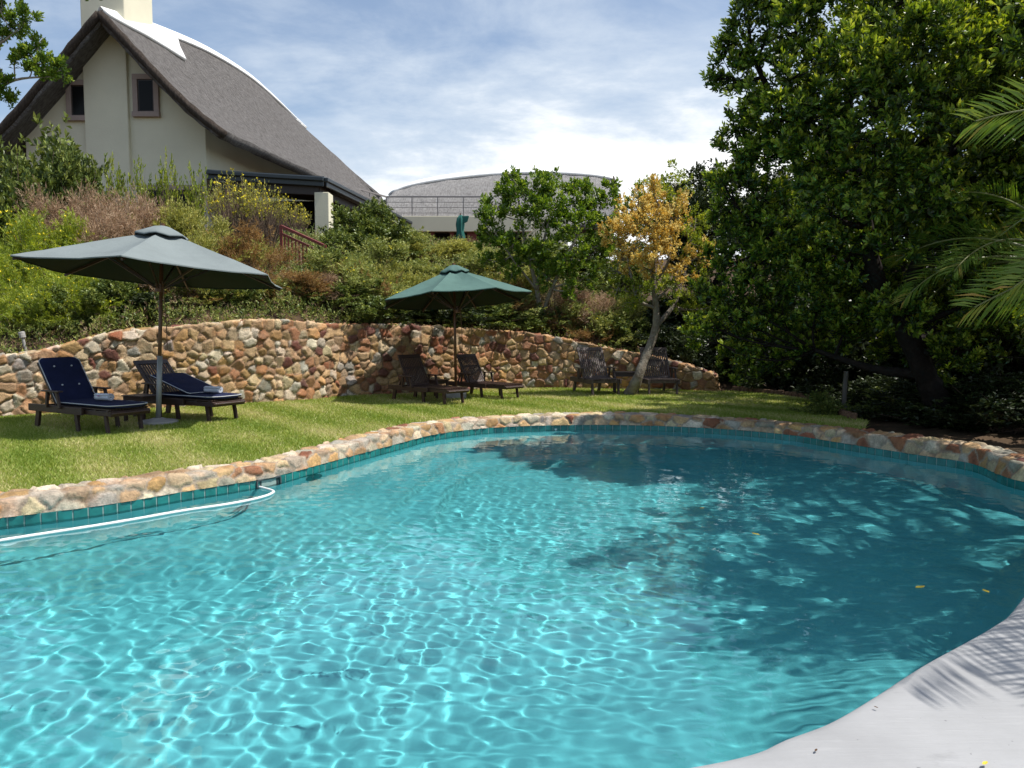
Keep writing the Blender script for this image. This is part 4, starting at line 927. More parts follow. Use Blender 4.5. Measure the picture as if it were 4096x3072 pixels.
# kinds: tips, leaves per tip, leaf length, width, spread, back, material, stems, flowers
KIND = {
 'yellow_daisy_bush': (1300, 13, .085, .013, (10, 70), .16, 'lime', 'twig', ('yellow', 130)),
 'dark_leaf_bush': (1250, 10, .085, .034, (15, 85), .10, 'dark', 'twig', None),
 'dry_brush': (1500, 11, .075, .008, (0, 80), .22, 'dry', 'twig', None),
 'olive_brush': (1350, 11, .080, .016, (0, 70), .18, 'olive', 'twig', None),
 'rusty_brush': (1350, 11, .075, .013, (0, 75), .18, 'rust', 'twig', None),
 'grey_shrub': (1250, 10, .090, .022, (10, 80), .14, 'grey', 'twig', ('yellow', 70)),
 'sprig': (90, 13, .09, .036, (20, 80), .18, 'lime', 'twig', None),
 'stem_daisy': (420, 6, .05, .014, (10, 70), .14, 'olive', 'twig', ('yellow', 120)),
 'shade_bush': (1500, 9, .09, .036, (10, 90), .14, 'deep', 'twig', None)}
PROTO = {}
def bush_proto(kind, var):
    nt, nl, L, W, spread, back, lm, sm, fl = KIND[kind]
    rng = np.random.default_rng(sum(map(ord, kind)) + 37 * var); R0, H0 = .8, 1.5
    t = thing(kind, 'x', 'shrub')
    if kind == 'sprig' or kind == 'stem_daisy':
        u = unit(rng.normal(0, 1, (nt, 3))); u[:, 2] = np.abs(u[:, 2]); u = unit(u * [1, 1, .45] + [0, 0, .85]); rad = rng.uniform(.5, 1.08, nt) if kind == 'sprig' else rng.uniform(.72, 1.08, nt)
        T = np.c_[u[:, :2] * rad[:, None] * R0, .1 * H0 + u[:, 2] * rad * .9 * H0]; A = unit(u + rng.normal(0, .35, (nt, 3)))
    else:
        # several uneven tufts leaning out of one root, and long shoots that stand out of them
        ns = 8; cxy = rng.normal(0, .36, (ns, 2)); cz = rng.uniform(.2, .74, ns) * H0; cr = rng.uniform(.20, .42, ns); k = rng.choice(ns, nt, p=cr ** 2 / np.sum(cr ** 2))
        u = unit(rng.normal(0, 1, (nt, 3)) + [0, 0, .15]); rad = cr[k] * (1 - .75 * rng.random(nt) ** 1.6) * rng.uniform(.85, 1.15, nt)
        T = np.c_[cxy[k], cz[k]] + u * rad[:, None] * [1, 1, 1.15]; T[:, 2] = np.maximum(T[:, 2], .05 + .1 * rng.random(nt)); A = unit(u * .7 + np.array([0, 0, .55]) + rng.normal(0, .4, (nt, 3)))
        nsh = 34; sh = unit(rng.normal(0, 1, (nsh, 3)) * [1, 1, .5] + [0, 0, .9]); ln = rng.uniform(.75, 1.22, nsh) * H0 * .85; q = int(nt * .28); b_ = rng.integers(0, nsh, q); f_ = rng.uniform(.45, 1, q)
        T[:q] = np.c_[rng.normal(0, .05, (q, 2)), np.zeros(q)] + sh[b_] * (ln[b_] * f_)[:, None] * [.95, .95, 1] + rng.normal(0, .022, (q, 3)) - np.array([0, 0, .12]) * (f_ ** 2)[:, None] * (1 - sh[b_][:, 2:]); A[:q] = unit(sh[b_] + rng.normal(0, .3, (q, 3)))
    vs, ti = rosettes(T, A, nl, L, W, rng, spread, back, .5 if W < .015 else .6)
    nf_ = 0
    if fl:
        mcol, nf = fl; k = rng.permutation(nt)[:nf]; k = k[(T[k, 2] > .45 * H0)]; up = T[k] + A[k] * .03
        fv = np.vstack([leaf_verts(np.repeat(up, 2, 0), unit(np.repeat(A[k], 2, 0) * .3 + rng.normal(0, 1, (len(k) * 2, 3))), .034, .034, rng, .5) for q in range(2)]); nf_ = len(fv) // 4; vs = np.vstack([vs, fv]); ti = np.r_[ti, np.full(nf_, .5)]
    fo = leaf_obj('foliage', [vs], [ti], LM[lm], t)
    if nf_:
        fo.data.materials.append(M[mcol]); ix = np.zeros(len(fo.data.polygons), np.int32); ix[-nf_:] = 1; fo.data.polygons.foreach_set('material_index', ix)
    segs = []
    for i in rng.permutation(nt)[:{'stem_daisy': 150, 'dry_brush': 110, 'sprig': 60, 'grey_shrub': 130, 'olive_brush': 100, 'rusty_brush': 130}.get(kind, 55)]:
        b = np.array([rng.normal(0, .10), rng.normal(0, .10), 0]); p = curve_to(b, T[i], rng, 5, .06); segs.append((p, list(np.linspace(.011, .003, 5))))
    tubes(segs, 4).build('stems', M[sm], t)
    return t
used = {}
BCAT = 'shrub'
def bush(kind, px, ytop, Y, wpx, label, group='shrubs on the garden bank'):
    p = D(px, ytop, Y); X = p[0]; z0 = float(terrain(X, Y)) - .05; H = max(.45, p[2] - z0); Wd = wpx / 800 * Y
    n = used.get(kind, 0); used[kind] = n + 1; v = n % 2
    key = (kind, v)
    if key not in PROTO: PROTO[key] = bush_proto(kind, v); o = PROTO[key]
    else: o = copy_tree(PROTO[key])
    o.location = (X, Y, z0); rr = random.Random(px * 7 + Y); o.rotation_euler = (0, 0, rr.uniform(0, 6.28)); wf = 1.0 if kind == 'sprig' else 1.42; o.scale = (Wd / 1.6 * wf, Wd / 1.6 * wf, H / 1.5 * 1.1)
    o['label'] = label; o['category'] = BCAT; o['group'] = group
for a in [
 ('dark_leaf_bush', 42, 132, 20.5, 92, 'tall dark bush in front of the gable at the left edge'),
 ('dark_leaf_bush', 80, 160, 19.5, 50, 'dark bush at the foot of the chimney breast, below the left upper window'),
 ('dark_leaf_bush', 2, 150, 19.5, 70, 'dark leafy bush at the picture edge left of the tall gable bush'),
 ('sprig', 112, 170, 21, 36, 'sparse bright sprigs in front of the chimney breast'),
 ('sprig', 140, 168, 21, 34, 'sparse bright sprigs against the gable wall right of the chimney breast'),
 ('sprig', 168, 166, 21, 34, 'tall thin sprigs above the lower window of the gable'),
 ('sprig', 197, 172, 21, 36, 'leafy sprigs at the right corner of the gable wall'),
 ('dry_brush', 82, 186, 17.2, 58, 'bleached dry brush left of the brown mound below the gable'),
 ('dry_brush', 122, 188, 17.0, 62, 'bleached pinkish dry mound below the gable, the palest of the dry brush'),
 ('dry_brush', 104, 206, 16.0, 60, 'dry brown brush directly above the peak of the grey parasol'),
 ('olive_brush', 160, 196, 17.4, 62, 'olive mound to the right of the bleached dry mound'),
 ('olive_brush', 190, 206, 16.8, 56, 'mustard olive mound below the right corner of the gable'),
 ('olive_brush', 214, 220, 15.8, 52, 'yellowish olive mound under the yellow flowers on brown stems'),
 ('stem_daisy', 234, 184, 18.6, 54, 'yellow flowered bush on bare brown stems at the left end of the verandah'),
 ('stem_daisy', 264, 190, 18.4, 44, 'yellow flowered bush on brown stems in the middle of the verandah opening'),
 ('stem_daisy', 292, 207, 23.4, 36, 'lower yellow flowered bush on brown stems near the verandah pillar'),
 ('rusty_brush', 252, 222, 16.4, 60, 'rusty brown brush below the yellow flowers left of the red railing'),
 ('rusty_brush', 258, 236, 15.8, 38, 'rusty twiggy brush against the foot of the red railing'),
 ('yellow_daisy_bush', 18, 204, 15.4, 76, 'bright lime bush with yellow daisies at the left edge'),
 ('yellow_daisy_bush', 52, 212, 15.0, 62, 'bright lime daisy bush left of the dry brush'),
 ('yellow_daisy_bush', 88, 240, 14.2, 60, 'lime daisy bush partly behind the left half of the grey parasol'),
 ('yellow_daisy_bush', 6, 252, 13.6, 58, 'lower lime bush at the left edge above the garden light'),
 ('yellow_daisy_bush', 46, 262, 13.1, 62, 'feathery lime bush under the left tip of the grey parasol'),
 ('yellow_daisy_bush', 84, 276, 12.9, 54, 'feathery green bush behind the cushioned lounger back'),
 ('dark_leaf_bush', 116, 280, 13.2, 52, 'dark bush in the shade just left of the parasol pole'),
 ('shade_bush', 146, 292, 13.3, 46, 'black-green bush directly behind the grey parasol pole'),
 ('rusty_brush', 176, 284, 13.9, 50, 'brown twiggy brush just right of the grey parasol pole'),
 ('grey_shrub', 206, 276, 14.2, 56, 'grey-green shrub under the right half of the grey parasol'),
 ('olive_brush', 240, 270, 14.4, 52, 'olive brush under the right tip of the grey parasol'),
 ('grey_shrub', 268, 276, 14.6, 50, 'grey-green shrub right of the grey parasol tip above the wall'),
 ('rusty_brush', 296, 272, 15.0, 48, 'rusty brown brush below the red railing'),
 ('dark_leaf_bush', 322, 286, 15.0, 48, 'dark bush on the wall top below the red railing foot'),
 ('dark_leaf_bush', 362, 206, 19.0, 48, 'dark leafy bush hiding the verandah pillar foot'),
 ('dark_leaf_bush', 372, 212, 19.4, 52, 'dark leafy bush below the sloping verandah gutter'),
 ('dark_leaf_bush', 352, 236, 18.0, 46, 'broad dark bush right of the red railing'),
 ('grey_shrub', 370, 240, 17.2, 52, 'grey-green flowering shrub below the middle of the verandah gutter'),
 ('grey_shrub', 398, 226, 20.5, 52, 'shrub under the far corner of the verandah gutter'),
 ('olive_brush', 418, 236, 21.0, 56, 'olive shrub on the skyline left of the furled parasol'),
 ('olive_brush', 452, 242, 21.0, 58, 'olive flowering shrub on the skyline below the furled parasol'),
 ('grey_shrub', 486, 246, 20.5, 56, 'grey-green shrub on the skyline between furled parasol and green tree'),
 ('grey_shrub', 412, 262, 18.0, 64, 'yellow dotted shrub up the bank left of the green parasol peak'),
 ('grey_shrub', 446, 256, 18.4, 64, 'yellow dotted shrub directly above the green parasol peak'),
 ('olive_brush', 482, 262, 18.0, 60, 'olive shrub up the bank right of the green parasol peak'),
 ('dark_leaf_bush', 352, 272, 15.8, 62, 'dark tangle above the wall midway between the parasols'),
 ('grey_shrub', 384, 276, 15.8, 58, 'grey tangle above the wall near the left tip of the green parasol'),
 ('dark_leaf_bush', 376, 300, 15.2, 50, 'low dark bush on the wall under the left tip of the green parasol'),
 ('shade_bush', 412, 300, 15.9, 56, 'shaded bush on the wall behind the left half of the green parasol'),
 ('shade_bush', 446, 304, 16.2, 54, 'shaded bush on the wall behind the green parasol pole'),
 ('dark_leaf_bush', 480, 298, 16.6, 56, 'shaded bush on the wall under the right half of the green parasol'),
 ('grey_shrub', 512, 284, 17.4, 54, 'twiggy shrub at the foot of the green tree, right of the green parasol'),
 ('dark_leaf_bush', 514, 312, 16.8, 44, 'low dark bush on the wall right of the green parasol tip'),
 ('dark_leaf_bush', 548, 306, 17.2, 48, 'dark bush on the wall below the pale tree stems'),
 ('rusty_brush', 574, 298, 17.4, 50, 'brown twiggy bush right of the pale tree stems'),
 ('grey_shrub', 602, 300, 17.0, 48, 'grey-green shrub on the wall left of the leaning trunk'),
 ('rusty_brush', 590, 322, 16.6, 40, 'low dry brush on the sloping wall top'),
 ('dark_leaf_bush', 626, 318, 16.8, 42, 'dark shrub on the wall top close to the leaning trunk'),
 ('dark_leaf_bush', 526, 240, 22.0, 70, 'dark bush behind the green tree, below the far building roof'),
 ('dark_leaf_bush', 574, 238, 23.0, 80, 'broad dark bush behind the green tree at the far gable'),
 ('dark_leaf_bush', 622, 250, 21.0, 70, 'dark bush behind the orange blossom tree'),
 ('yellow_daisy_bush', 22, 282, 12.6, 44, 'small lime bush just behind the garden light'),
 ('dark_leaf_bush', 66, 290, 12.7, 42, 'dark green bush on the wall top behind the navy cushioned lounger'),
 ('yellow_daisy_bush', 104, 270, 13.4, 46, 'upright green-yellow bush left of the shaded parasol pole'),
 ('dark_leaf_bush', 134, 266, 13.5, 44, 'upright dark bush tucked close behind the grey parasol pole'),
 ('dry_brush', 168, 268, 13.8, 44, 'dry twiggy bush on the wall top right of the grey parasol pole'),
 ('olive_brush', 198, 262, 14.1, 44, 'upright olive bush on the wall top under the grey canopy'),
 ('dark_leaf_bush', 228, 268, 14.3, 42, 'green leafy bush on the wall top below the right rim of the grey canopy'),
 ('rusty_brush', 256, 262, 14.6, 46, 'tall brown brush on the wall top under the grey canopy tip'),
 ('grey_shrub', 284, 284, 14.8, 44, 'twiggy grey shrub on the highest part of the wall'),
 ('dry_brush', 318, 272, 15.2, 42, 'dry straw coloured brush below the end of the red railing'),
 ('grey_shrub', 344, 250, 15.8, 54, 'tall grey-green shrub above the wall between the two parasols'),
 ('rusty_brush', 372, 262, 15.8, 42, 'brown twiggy shrub left of the green parasol tip'),
 ('olive_brush', 398, 256, 16.4, 50, 'tall olive shrub behind the left rim of the green parasol'),
 ('grey_shrub', 430, 272, 16.6, 48, 'grey-green shrub showing over the left slope of the green parasol'),
 ('rusty_brush', 494, 276, 17.2, 46, 'brownish shrub showing over the right slope of the green parasol'),
 ('olive_brush', 526, 270, 18.0, 46, 'olive shrub behind the pale tree stems'),
 ('dry_brush', 556, 282, 17.6, 46, 'grey-brown dead brush right beside the pale tree stems'),
 ('dry_brush', 586, 290, 17.3, 44, 'dry twiggy brush between the green tree and the leaning trunk'),
 ('olive_brush', 614, 282, 17.6, 44, 'olive shrub left behind the leaning trunk'),
 ('dark_leaf_bush', 324, 248, 16.8, 30, 'small dark bush at the lower end of the red railing'),
]: bush(*a)
G2 = 'dark undergrowth under the right trees'
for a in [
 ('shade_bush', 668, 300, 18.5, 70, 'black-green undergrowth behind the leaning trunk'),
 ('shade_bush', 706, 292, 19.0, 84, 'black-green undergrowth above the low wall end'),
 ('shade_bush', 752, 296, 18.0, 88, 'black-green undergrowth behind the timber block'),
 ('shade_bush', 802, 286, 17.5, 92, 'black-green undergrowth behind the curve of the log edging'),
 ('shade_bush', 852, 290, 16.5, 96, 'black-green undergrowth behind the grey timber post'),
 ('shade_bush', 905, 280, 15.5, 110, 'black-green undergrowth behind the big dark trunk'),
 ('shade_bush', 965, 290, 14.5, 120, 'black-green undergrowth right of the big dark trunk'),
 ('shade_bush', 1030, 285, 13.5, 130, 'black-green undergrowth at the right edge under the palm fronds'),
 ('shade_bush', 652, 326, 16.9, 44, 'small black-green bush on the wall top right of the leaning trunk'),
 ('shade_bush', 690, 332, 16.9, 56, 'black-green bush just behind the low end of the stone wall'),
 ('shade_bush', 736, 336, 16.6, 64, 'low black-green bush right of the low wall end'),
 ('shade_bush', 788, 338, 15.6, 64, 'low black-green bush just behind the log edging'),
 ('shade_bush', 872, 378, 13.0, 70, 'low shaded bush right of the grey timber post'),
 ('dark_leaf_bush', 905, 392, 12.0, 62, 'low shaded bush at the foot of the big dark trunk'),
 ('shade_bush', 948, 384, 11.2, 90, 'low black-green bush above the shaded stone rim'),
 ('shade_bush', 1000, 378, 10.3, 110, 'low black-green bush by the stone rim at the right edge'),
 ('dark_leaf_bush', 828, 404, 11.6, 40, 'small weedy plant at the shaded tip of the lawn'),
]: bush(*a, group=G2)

def build_cover():
    rng = np.random.default_rng(91); n = 30000
    X = rng.uniform(-10, 9, n); d = .25 + 13 * rng.random(n) ** 1.5; Y = wall_y(X) + d + .1; Y = np.where(X > 4.2, np.maximum(Y, 16.2), Y)
    patch = .5 + .5 * np.sin(X * 1.7 + np.sin(Y * 1.3) * 2) * np.sin(Y * 1.9 + X * .6); h = (.10 + .42 * patch * rng.random(n)); z = terrain(X, Y) + h
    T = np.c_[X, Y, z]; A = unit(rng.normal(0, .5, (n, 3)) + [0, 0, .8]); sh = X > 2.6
    pick = np.where(sh, 3, rng.choice(3, n, p=[.45, .33, .22])); o = None; vs = []; ti = []; ix = []  # below the right-hand trees the shade-coloured leaf takes over
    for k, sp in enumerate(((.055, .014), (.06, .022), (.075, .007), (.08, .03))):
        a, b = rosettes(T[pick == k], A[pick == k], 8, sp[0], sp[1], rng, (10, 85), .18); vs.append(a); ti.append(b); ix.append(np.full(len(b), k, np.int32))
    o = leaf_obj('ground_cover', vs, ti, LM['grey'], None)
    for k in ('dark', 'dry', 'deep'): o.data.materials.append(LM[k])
    o.data.polygons.foreach_set('material_index', np.concatenate(ix)); tag(o, 'low tangled ground cover on the bank between the shrubs', 'ground cover', kind='stuff')
build_cover()
def crown_tree(name, label, trunks, lobes, tips, nl, L, W, lm, bark, seed, spread=(15, 85), back=.1, extra=None, group=None, sub=7, base=None):
    """trunks: [(points, radii)], lobes: [(centre, radius)]; limbs run from the nearest trunk point into every lobe"""
    rng = np.random.default_rng(seed); b = np.array(base if base is not None else trunks[0][0][0], float)
    t = thing(name, label, 'tree', tuple(b), group=group); segs = []; tp_ = []
    for p, r in trunks:
        q = catmull(np.array(p), 5) - b; rr = np.interp(np.linspace(0, 1, len(q)), np.linspace(0, 1, len(r)), r); rr = rr * (1 + .07 * np.sin(np.arange(len(q)) * 1.9)); segs.append((q, list(rr))); tp_ += [(q[i], rr[i]) for i in range(len(q) // 3, len(q))]
    TPp = np.array([a for a, _ in tp_]); TPr = np.array([r for _, r in tp_])
    vs, ti, vs2, ti2 = [], [], [], []
    for li, (c, r) in enumerate(lobes):
        c = np.asarray(c, float) - b; d = np.linalg.norm(TPp - c, axis=1) + .6 * np.maximum(0, TPp[:, 2] - c[2] + .2); k = int(np.argmin(d)); r0 = min(TPr[k] * .6, .06)
        limb = curve_to(TPp[k], c, rng, 7, .10, .4); segs.append((limb, list(np.linspace(r0, .010, 7))))
        for _ in range(sub):
            e = c + unit(rng.normal(0, 1, 3)) * r * rng.uniform(.5, .95); segs.append((curve_to(limb[rng.integers(3, 7)], e, rng, 5, .12), list(np.linspace(.010, .003, 5))))
        n = max(8, int(tips * (r / .6) ** 2)); u = unit(rng.normal(0, 1, (n, 3)))
        nc = int(9 + 10 * r); cd = unit(rng.normal(0, 1, (nc, 3)) + np.array([0, 0, .25])); cp_ = cd * r * rng.uniform(.55, 1.02, (nc, 1)); cr = r * rng.uniform(.20, .36, nc); kk = rng.integers(0, nc, n)
        lo = u * (cr[kk] * rng.random(n) ** .45)[:, None] * np.array([1, 1, .8]); T = c + cp_[kk] + lo; A = unit(cd[kk] * .6 + u * .5 + np.array([0, 0, .75]) + rng.normal(0, .25, (n, 3)))
        m_ = rng.random(n) < .22; T[m_] = c + u[m_] * (r * .75 * rng.random(m_.sum()) ** .5)[:, None]
        if extra and extra[0](li): a_, b_ = rosettes(T, A, nl, extra[2], extra[3], rng, (0, 90), back); vs2.append(a_); ti2.append(b_)
        else: a_, b_ = rosettes(T, A, nl, L, W, rng, spread, back, young_lit=.75 if lm == 'milkwood' else .3); vs.append(a_); ti.append(b_)
    leaf_obj('crown', vs, ti, LM[lm], t)
    if vs2: leaf_obj('blossom', vs2, ti2, LM[extra[1]], t)
    tubes(segs, 7).build('trunk', M[bark], t, smooth=True)
    return t
def lobx(L_, f=1.3): return [(D(x, y - 3, Y), r * f / 800 * Y) for (x, y, r, Y) in L_]
def lob(L_): return [(D(x, y, Y), r / 800 * Y) for (x, y, r, Y) in L_]

# the big evergreen at the right
rngL = np.random.default_rng(77)
BIG = [(748, 18, 28, 9.8), (752, 48, 26, 9.9), (722, 45, 13, 10), (733, 78, 24, 10.0), (745, 108, 26, 10.2), (714, 76, 10, 10.1), (735, 128, 22, 10.3), (800, 30, 42, 9.6), (790, 80, 48, 9.5), (845, 60, 52, 9.2), (825, 115, 48, 9.3), (775, 125, 36, 9.9), (900, 45, 52, 9.0), (885, 110, 54, 8.9), (950, 60, 52, 9.0), (945, 125, 54, 9.0), (1000, 40, 54, 9.4), (1005, 110, 56, 9.4), (765, 160, 30, 10.2), (750, 150, 18, 10.4), (820, 165, 44, 9.7), (875, 170, 48, 9.3), (930, 185, 46, 9.3), (985, 175, 50, 9.6), (1040, 120, 60, 9.6), (1040, 190, 55, 9.8),
       (722, 178, 18, 10.7), (742, 172, 22, 10.7), (762, 196, 30, 10.6), (722, 205, 20, 10.9), (732, 232, 26, 11), (782, 228, 38, 10.7), (830, 215, 40, 10.1), (722, 262, 22, 11.2), (755, 268, 34, 11.2), (805, 262, 40, 10.9), (850, 250, 34, 10.4), (905, 235, 38, 9.8), (960, 240, 42, 9.8), (730, 298, 24, 11.4), (770, 305, 30, 11.4), (820, 305, 30, 11.1), (880, 285, 24, 10.8), (925, 285, 26, 10.6), (710, 322, 16, 11.7), (745, 335, 20, 11.7), (700, 290, 12, 11.6), (795, 340, 22, 11.6), (845, 335, 20, 11.4),
       (775, -22, 36, 9.8), (850, -12, 46, 9.6), (930, -16, 46, 9.5), (1000, -20, 50, 9.6), (900, -10, 50, 11), (980, 20, 60, 11.2), (850, 60, 60, 11.2), (862, 205, 40, 12.2), (846, 262, 42, 12.4), (884, 245, 38, 12.3), (905, 200, 46, 12.2), (800, 240, 40, 12.2), (900, 150, 60, 11), (980, 130, 70, 11.4), (830, 170, 50, 11.4), (1060, 40, 70, 10.8), (860, 300, 40, 11.6), (900, 330, 40, 11.8), (960, 310, 46, 11.2), (1010, 290, 46, 11), (820, 330, 36, 11.8), (780, 355, 30, 12.2), (735, 360, 24, 12.6), (990, 240, 50, 11), (940, 350, 36, 12), (1020, 240, 40, 10.2), (700, 330, 20, 12.6), (900, 305, 34, 10.1), (985, 300, 44, 9.9), (1015, 330, 40, 10.0), (965, 345, 34, 10.3)]
tb = G(945, 424, .1)
TR = [([tb, D(934, 395, 10.75), D(925, 375, 10.7), D(905, 330, 10.6), D(884, 296, 10.5), D(872, 262, 10.3), D(862, 200, 10.2), D(850, 120, 10.2), D(846, 40, 10.2)], [.20, .165, .15, .135, .12, .105, .085, .06, .04]),
      ([D(905, 330, 10.6), D(912, 280, 10.5), D(935, 220, 10.4), D(955, 150, 10.3), D(975, 70, 10.3)], [.11, .10, .085, .065, .045]),
      ([D(884, 296, 10.5), D(850, 268, 10.6), D(810, 250, 10.8), D(770, 225, 10.8)], [.09, .075, .06, .04]),
      ([D(925, 375, 10.7), D(880, 370, 10.9), D(850, 362, 11.1), D(815, 350, 11.3)], [.08, .06, .045, .03]),
      ([D(860, 190, 10.2), D(820, 150, 10.1), D(780, 110, 10.0), D(755, 60, 9.9)], [.07, .06, .045, .03])]
crown_tree('evergreen_tree', 'huge glossy dark evergreen with a leaning dark trunk overhanging the right end of the pool', TR, lob(BIG), 340, 11, .080, .028, 'milkwood', 'bark_dark', 5, back=.09)
# more of the grove: behind and to the right, out to beyond the picture edge
def grove(label, base, h, spreadr, seed, lm='milkwood', n=16, tips=200, low=.35):
    rng = np.random.default_rng(seed); b = np.array([base[0], base[1], float(terrain(base[0], base[1])) - .05]); L_ = []
    for i in range(n):
        a = rng.uniform(0, 6.28); q = rng.uniform(0, 1) ** .5 * spreadr; z = h * rng.uniform(low, .95); q *= math.sqrt(max(.1, 1 - ((z / h - .6) / .55) ** 2)); L_.append((b + np.array([q * math.cos(a), q * math.sin(a), z]), rng.uniform(.6, .95) * spreadr * .42))
    tr = [([b, b + [.1, .1, h * .25], b + [-.05, .2, h * .5], b + [.1, .1, h * .85]], [.15, .12, .09, .04]), ([b + [.05, .15, h * .3], b + [spreadr * .35, 0, h * .6], b + [spreadr * .5, .1, h * .8]], [.08, .06, .03]), ([b + [.05, .15, h * .3], b + [-spreadr * .35, -.2, h * .55], b + [-spreadr * .55, -.1, h * .75]], [.08, .06, .03])]
    crown_tree('evergreen_tree', label, tr, L_, tips, 8, .10, .036, lm, 'bark_dark', seed, group='evergreen trees of the right grove', sub=4)
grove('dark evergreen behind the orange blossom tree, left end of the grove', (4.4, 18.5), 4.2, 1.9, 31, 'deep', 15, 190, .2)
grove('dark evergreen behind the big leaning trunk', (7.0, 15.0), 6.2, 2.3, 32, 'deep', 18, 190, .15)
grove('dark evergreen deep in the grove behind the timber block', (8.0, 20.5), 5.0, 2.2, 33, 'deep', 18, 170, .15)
grove('evergreen at the right edge behind the palm', (9.0, 11.5), 7.0, 2.5, 34, 'milkwood', 20, 190, .2)
grove('tall evergreen beyond the grove at the right edge', (11.0, 17.0), 8.0, 2.8, 35, 'milkwood', 20, 170, .2)
OVER = [((4.9, 5.2, 4.4), .75), ((5.0, 6.4, 4.7), .8), ((5.7, 5.6, 5.3), .9), ((4.6, 4.4, 4.3), .6), ((5.6, 7.2, 5.0), .85), ((6.4, 6.2, 5.6), .9), ((5.2, 4.6, 5.2), .7), ((6.3, 4.9, 4.9), .8), ((6.7, 7.3, 5.2), .8), ((4.75, 7.3, 4.4), .6), ((7.2, 5.8, 4.6), .8), ((5.2, 5.8, 3.8), .6), ((6.1, 7.9, 4.2), .7), ((4.7, 6.0, 5.6), .6), ((6.2, 5.6, 4.3), .8), ((5.4, 8.0, 5.0), .7), ((6.2, 8.6, 4.9), .85), ((6.0, 9.3, 5.3), .8), ((7.0, 8.8, 5.2), .9), ((5.9, 8.4, 4.0), .6), ((6.6, 9.6, 4.6), .8)]
crown_tree('evergreen_tree', 'evergreen beyond the right edge whose crown shades the near right end of the pool', [([np.array([6.9, 6.6, .05]), np.array([6.8, 6.5, 1.6]), np.array([6.5, 6.3, 3.0]), np.array([5.9, 6.0, 4.4]), np.array([5.7, 5.8, 5.2])], [.17, .14, .12, .08, .04])], [(np.array(c), r) for c, r in OVER], 95, 8, .095, .034, 'milkwood', 'bark_dark', 36, group='evergreen trees of the right grove', sub=4)
# lighter trees behind
def mid_tree(name, label, lobes, base, tips, lm, bark, seed, L=.075, W=.032, tr=None, r0=.06, **k):
    b = np.array([base[0], base[1], float(terrain(base[0], base[1])) - .05]); top = np.mean([c for c, _ in lobes], 0)
    if tr is None: tr = [([b, b * .6 + top * .4 + [.05, 0, 0], top], [r0, r0 * .8, r0 * .4])]
    return crown_tree(name, label, tr, lobes, tips, 9, L, W, lm, bark, seed, **k)
P1 = D(541, 330, 17.3)
mid_tree('garden_tree', 'fresh green tree with pale thin stems in front of the far building', lobx([(498, 214, 22, 17.2), (512, 190, 17, 17.3), (513, 177, 8, 17.3), (527, 196, 21, 17.1), (548, 186, 16, 17.4), (556, 203, 22, 17.0), (580, 196, 16, 17.4), (592, 208, 21, 17.2), (608, 200, 15, 17.4), (540, 222, 22, 16.9), (572, 230, 23, 16.9), (602, 232, 18, 17.2), (492, 240, 16, 17.1), (516, 244, 19, 16.9), (484, 226, 10, 17.1), (548, 250, 17, 16.8), (598, 258, 14, 17.0), (560, 268, 12, 16.7), (512, 276, 10, 16.8), (590, 282, 10, 16.9), (503, 262, 10, 17), (530, 262, 15, 16.8), (545, 278, 14, 16.8), (576, 262, 16, 16.8), (606, 246, 14, 17.1), (570, 292, 12, 16.8), (487, 262, 9, 17.0)], 1.08),
         P1[:2], 260, 'fresh', 'bark_pale', 41, .085, .036,
         [([np.array([P1[0], P1[1], float(terrain(P1[0], P1[1])) - .1]), D(540, 312, 17.2), D(536, 285, 17.1), D(528, 255, 17.0), D(520, 215, 17.1)], [.07, .06, .05, .035, .02]),
          ([D(541, 318, 17.2), D(552, 288, 17.0), D(565, 260, 16.9), D(583, 225, 17.1)], [.05, .042, .034, .02]), ([D(537, 290, 17.1), D(541, 255, 17.0), D(550, 215, 17.0)], [.04, .03, .02]), ([D(537, 290, 17.1), D(515, 262, 16.9), D(497, 235, 17.0)], [.03, .022, .015])], sub=5)
b2 = G(629, 396, LAWN - .02)
orange = lambda i: (i < 15 or i == 16) and i % 4 != 2
mid_tree('leaning_tree', 'slender leaning tree with lichen grey trunk and tan orange blossom on the lawn', lobx([(655, 200, 15, 14.9), (638, 206, 15, 14.8), (672, 200, 14, 15.0), (626, 222, 17, 14.7), (650, 224, 20, 14.5), (676, 220, 18, 14.9), (696, 222, 12, 15.1), (614, 240, 14, 14.7), (636, 246, 18, 14.4), (664, 244, 18, 14.5), (690, 244, 16, 14.9), (704, 256, 12, 15.1), (622, 262, 15, 14.6), (650, 266, 14, 14.3), (700, 274, 10, 15), (610, 270, 9, 14.7), (680, 268, 16, 14.7), (640, 288, 14, 14.4), (668, 292, 14, 14.5), (692, 296, 12, 14.9), (618, 290, 11, 14.6), (684, 314, 11, 14.9), (630, 306, 9, 14.6), (704, 312, 8, 15)]),
         b2[:2], 330, 'lime', 'bark_grey', 43, .05, .020,
         [([b2, D(637, 380, 14.4), D(645, 358, 14.5), D(653, 338, 14.6), D(656.5, 322, 14.6), D(655.5, 300, 14.6), D(653, 270, 14.6), D(655, 235, 14.7)], [.125, .095, .08, .075, .07, .06, .045, .025]),
          ([D(656.5, 326, 14.6), D(668, 313, 14.7), D(676, 300, 14.8), D(684, 275, 14.9), D(688, 245, 14.9)], [.05, .045, .04, .03, .018]), ([D(655.5, 308, 14.6), D(638, 300, 14.5), D(632, 280, 14.5), D(626, 250, 14.6)], [.035, .03, .025, .015]), ([D(654, 282, 14.6), D(668, 262, 14.6), D(672, 225, 14.8)], [.03, .025, .015])],
         extra=(orange, 'blossom', .045, .034), sub=6)
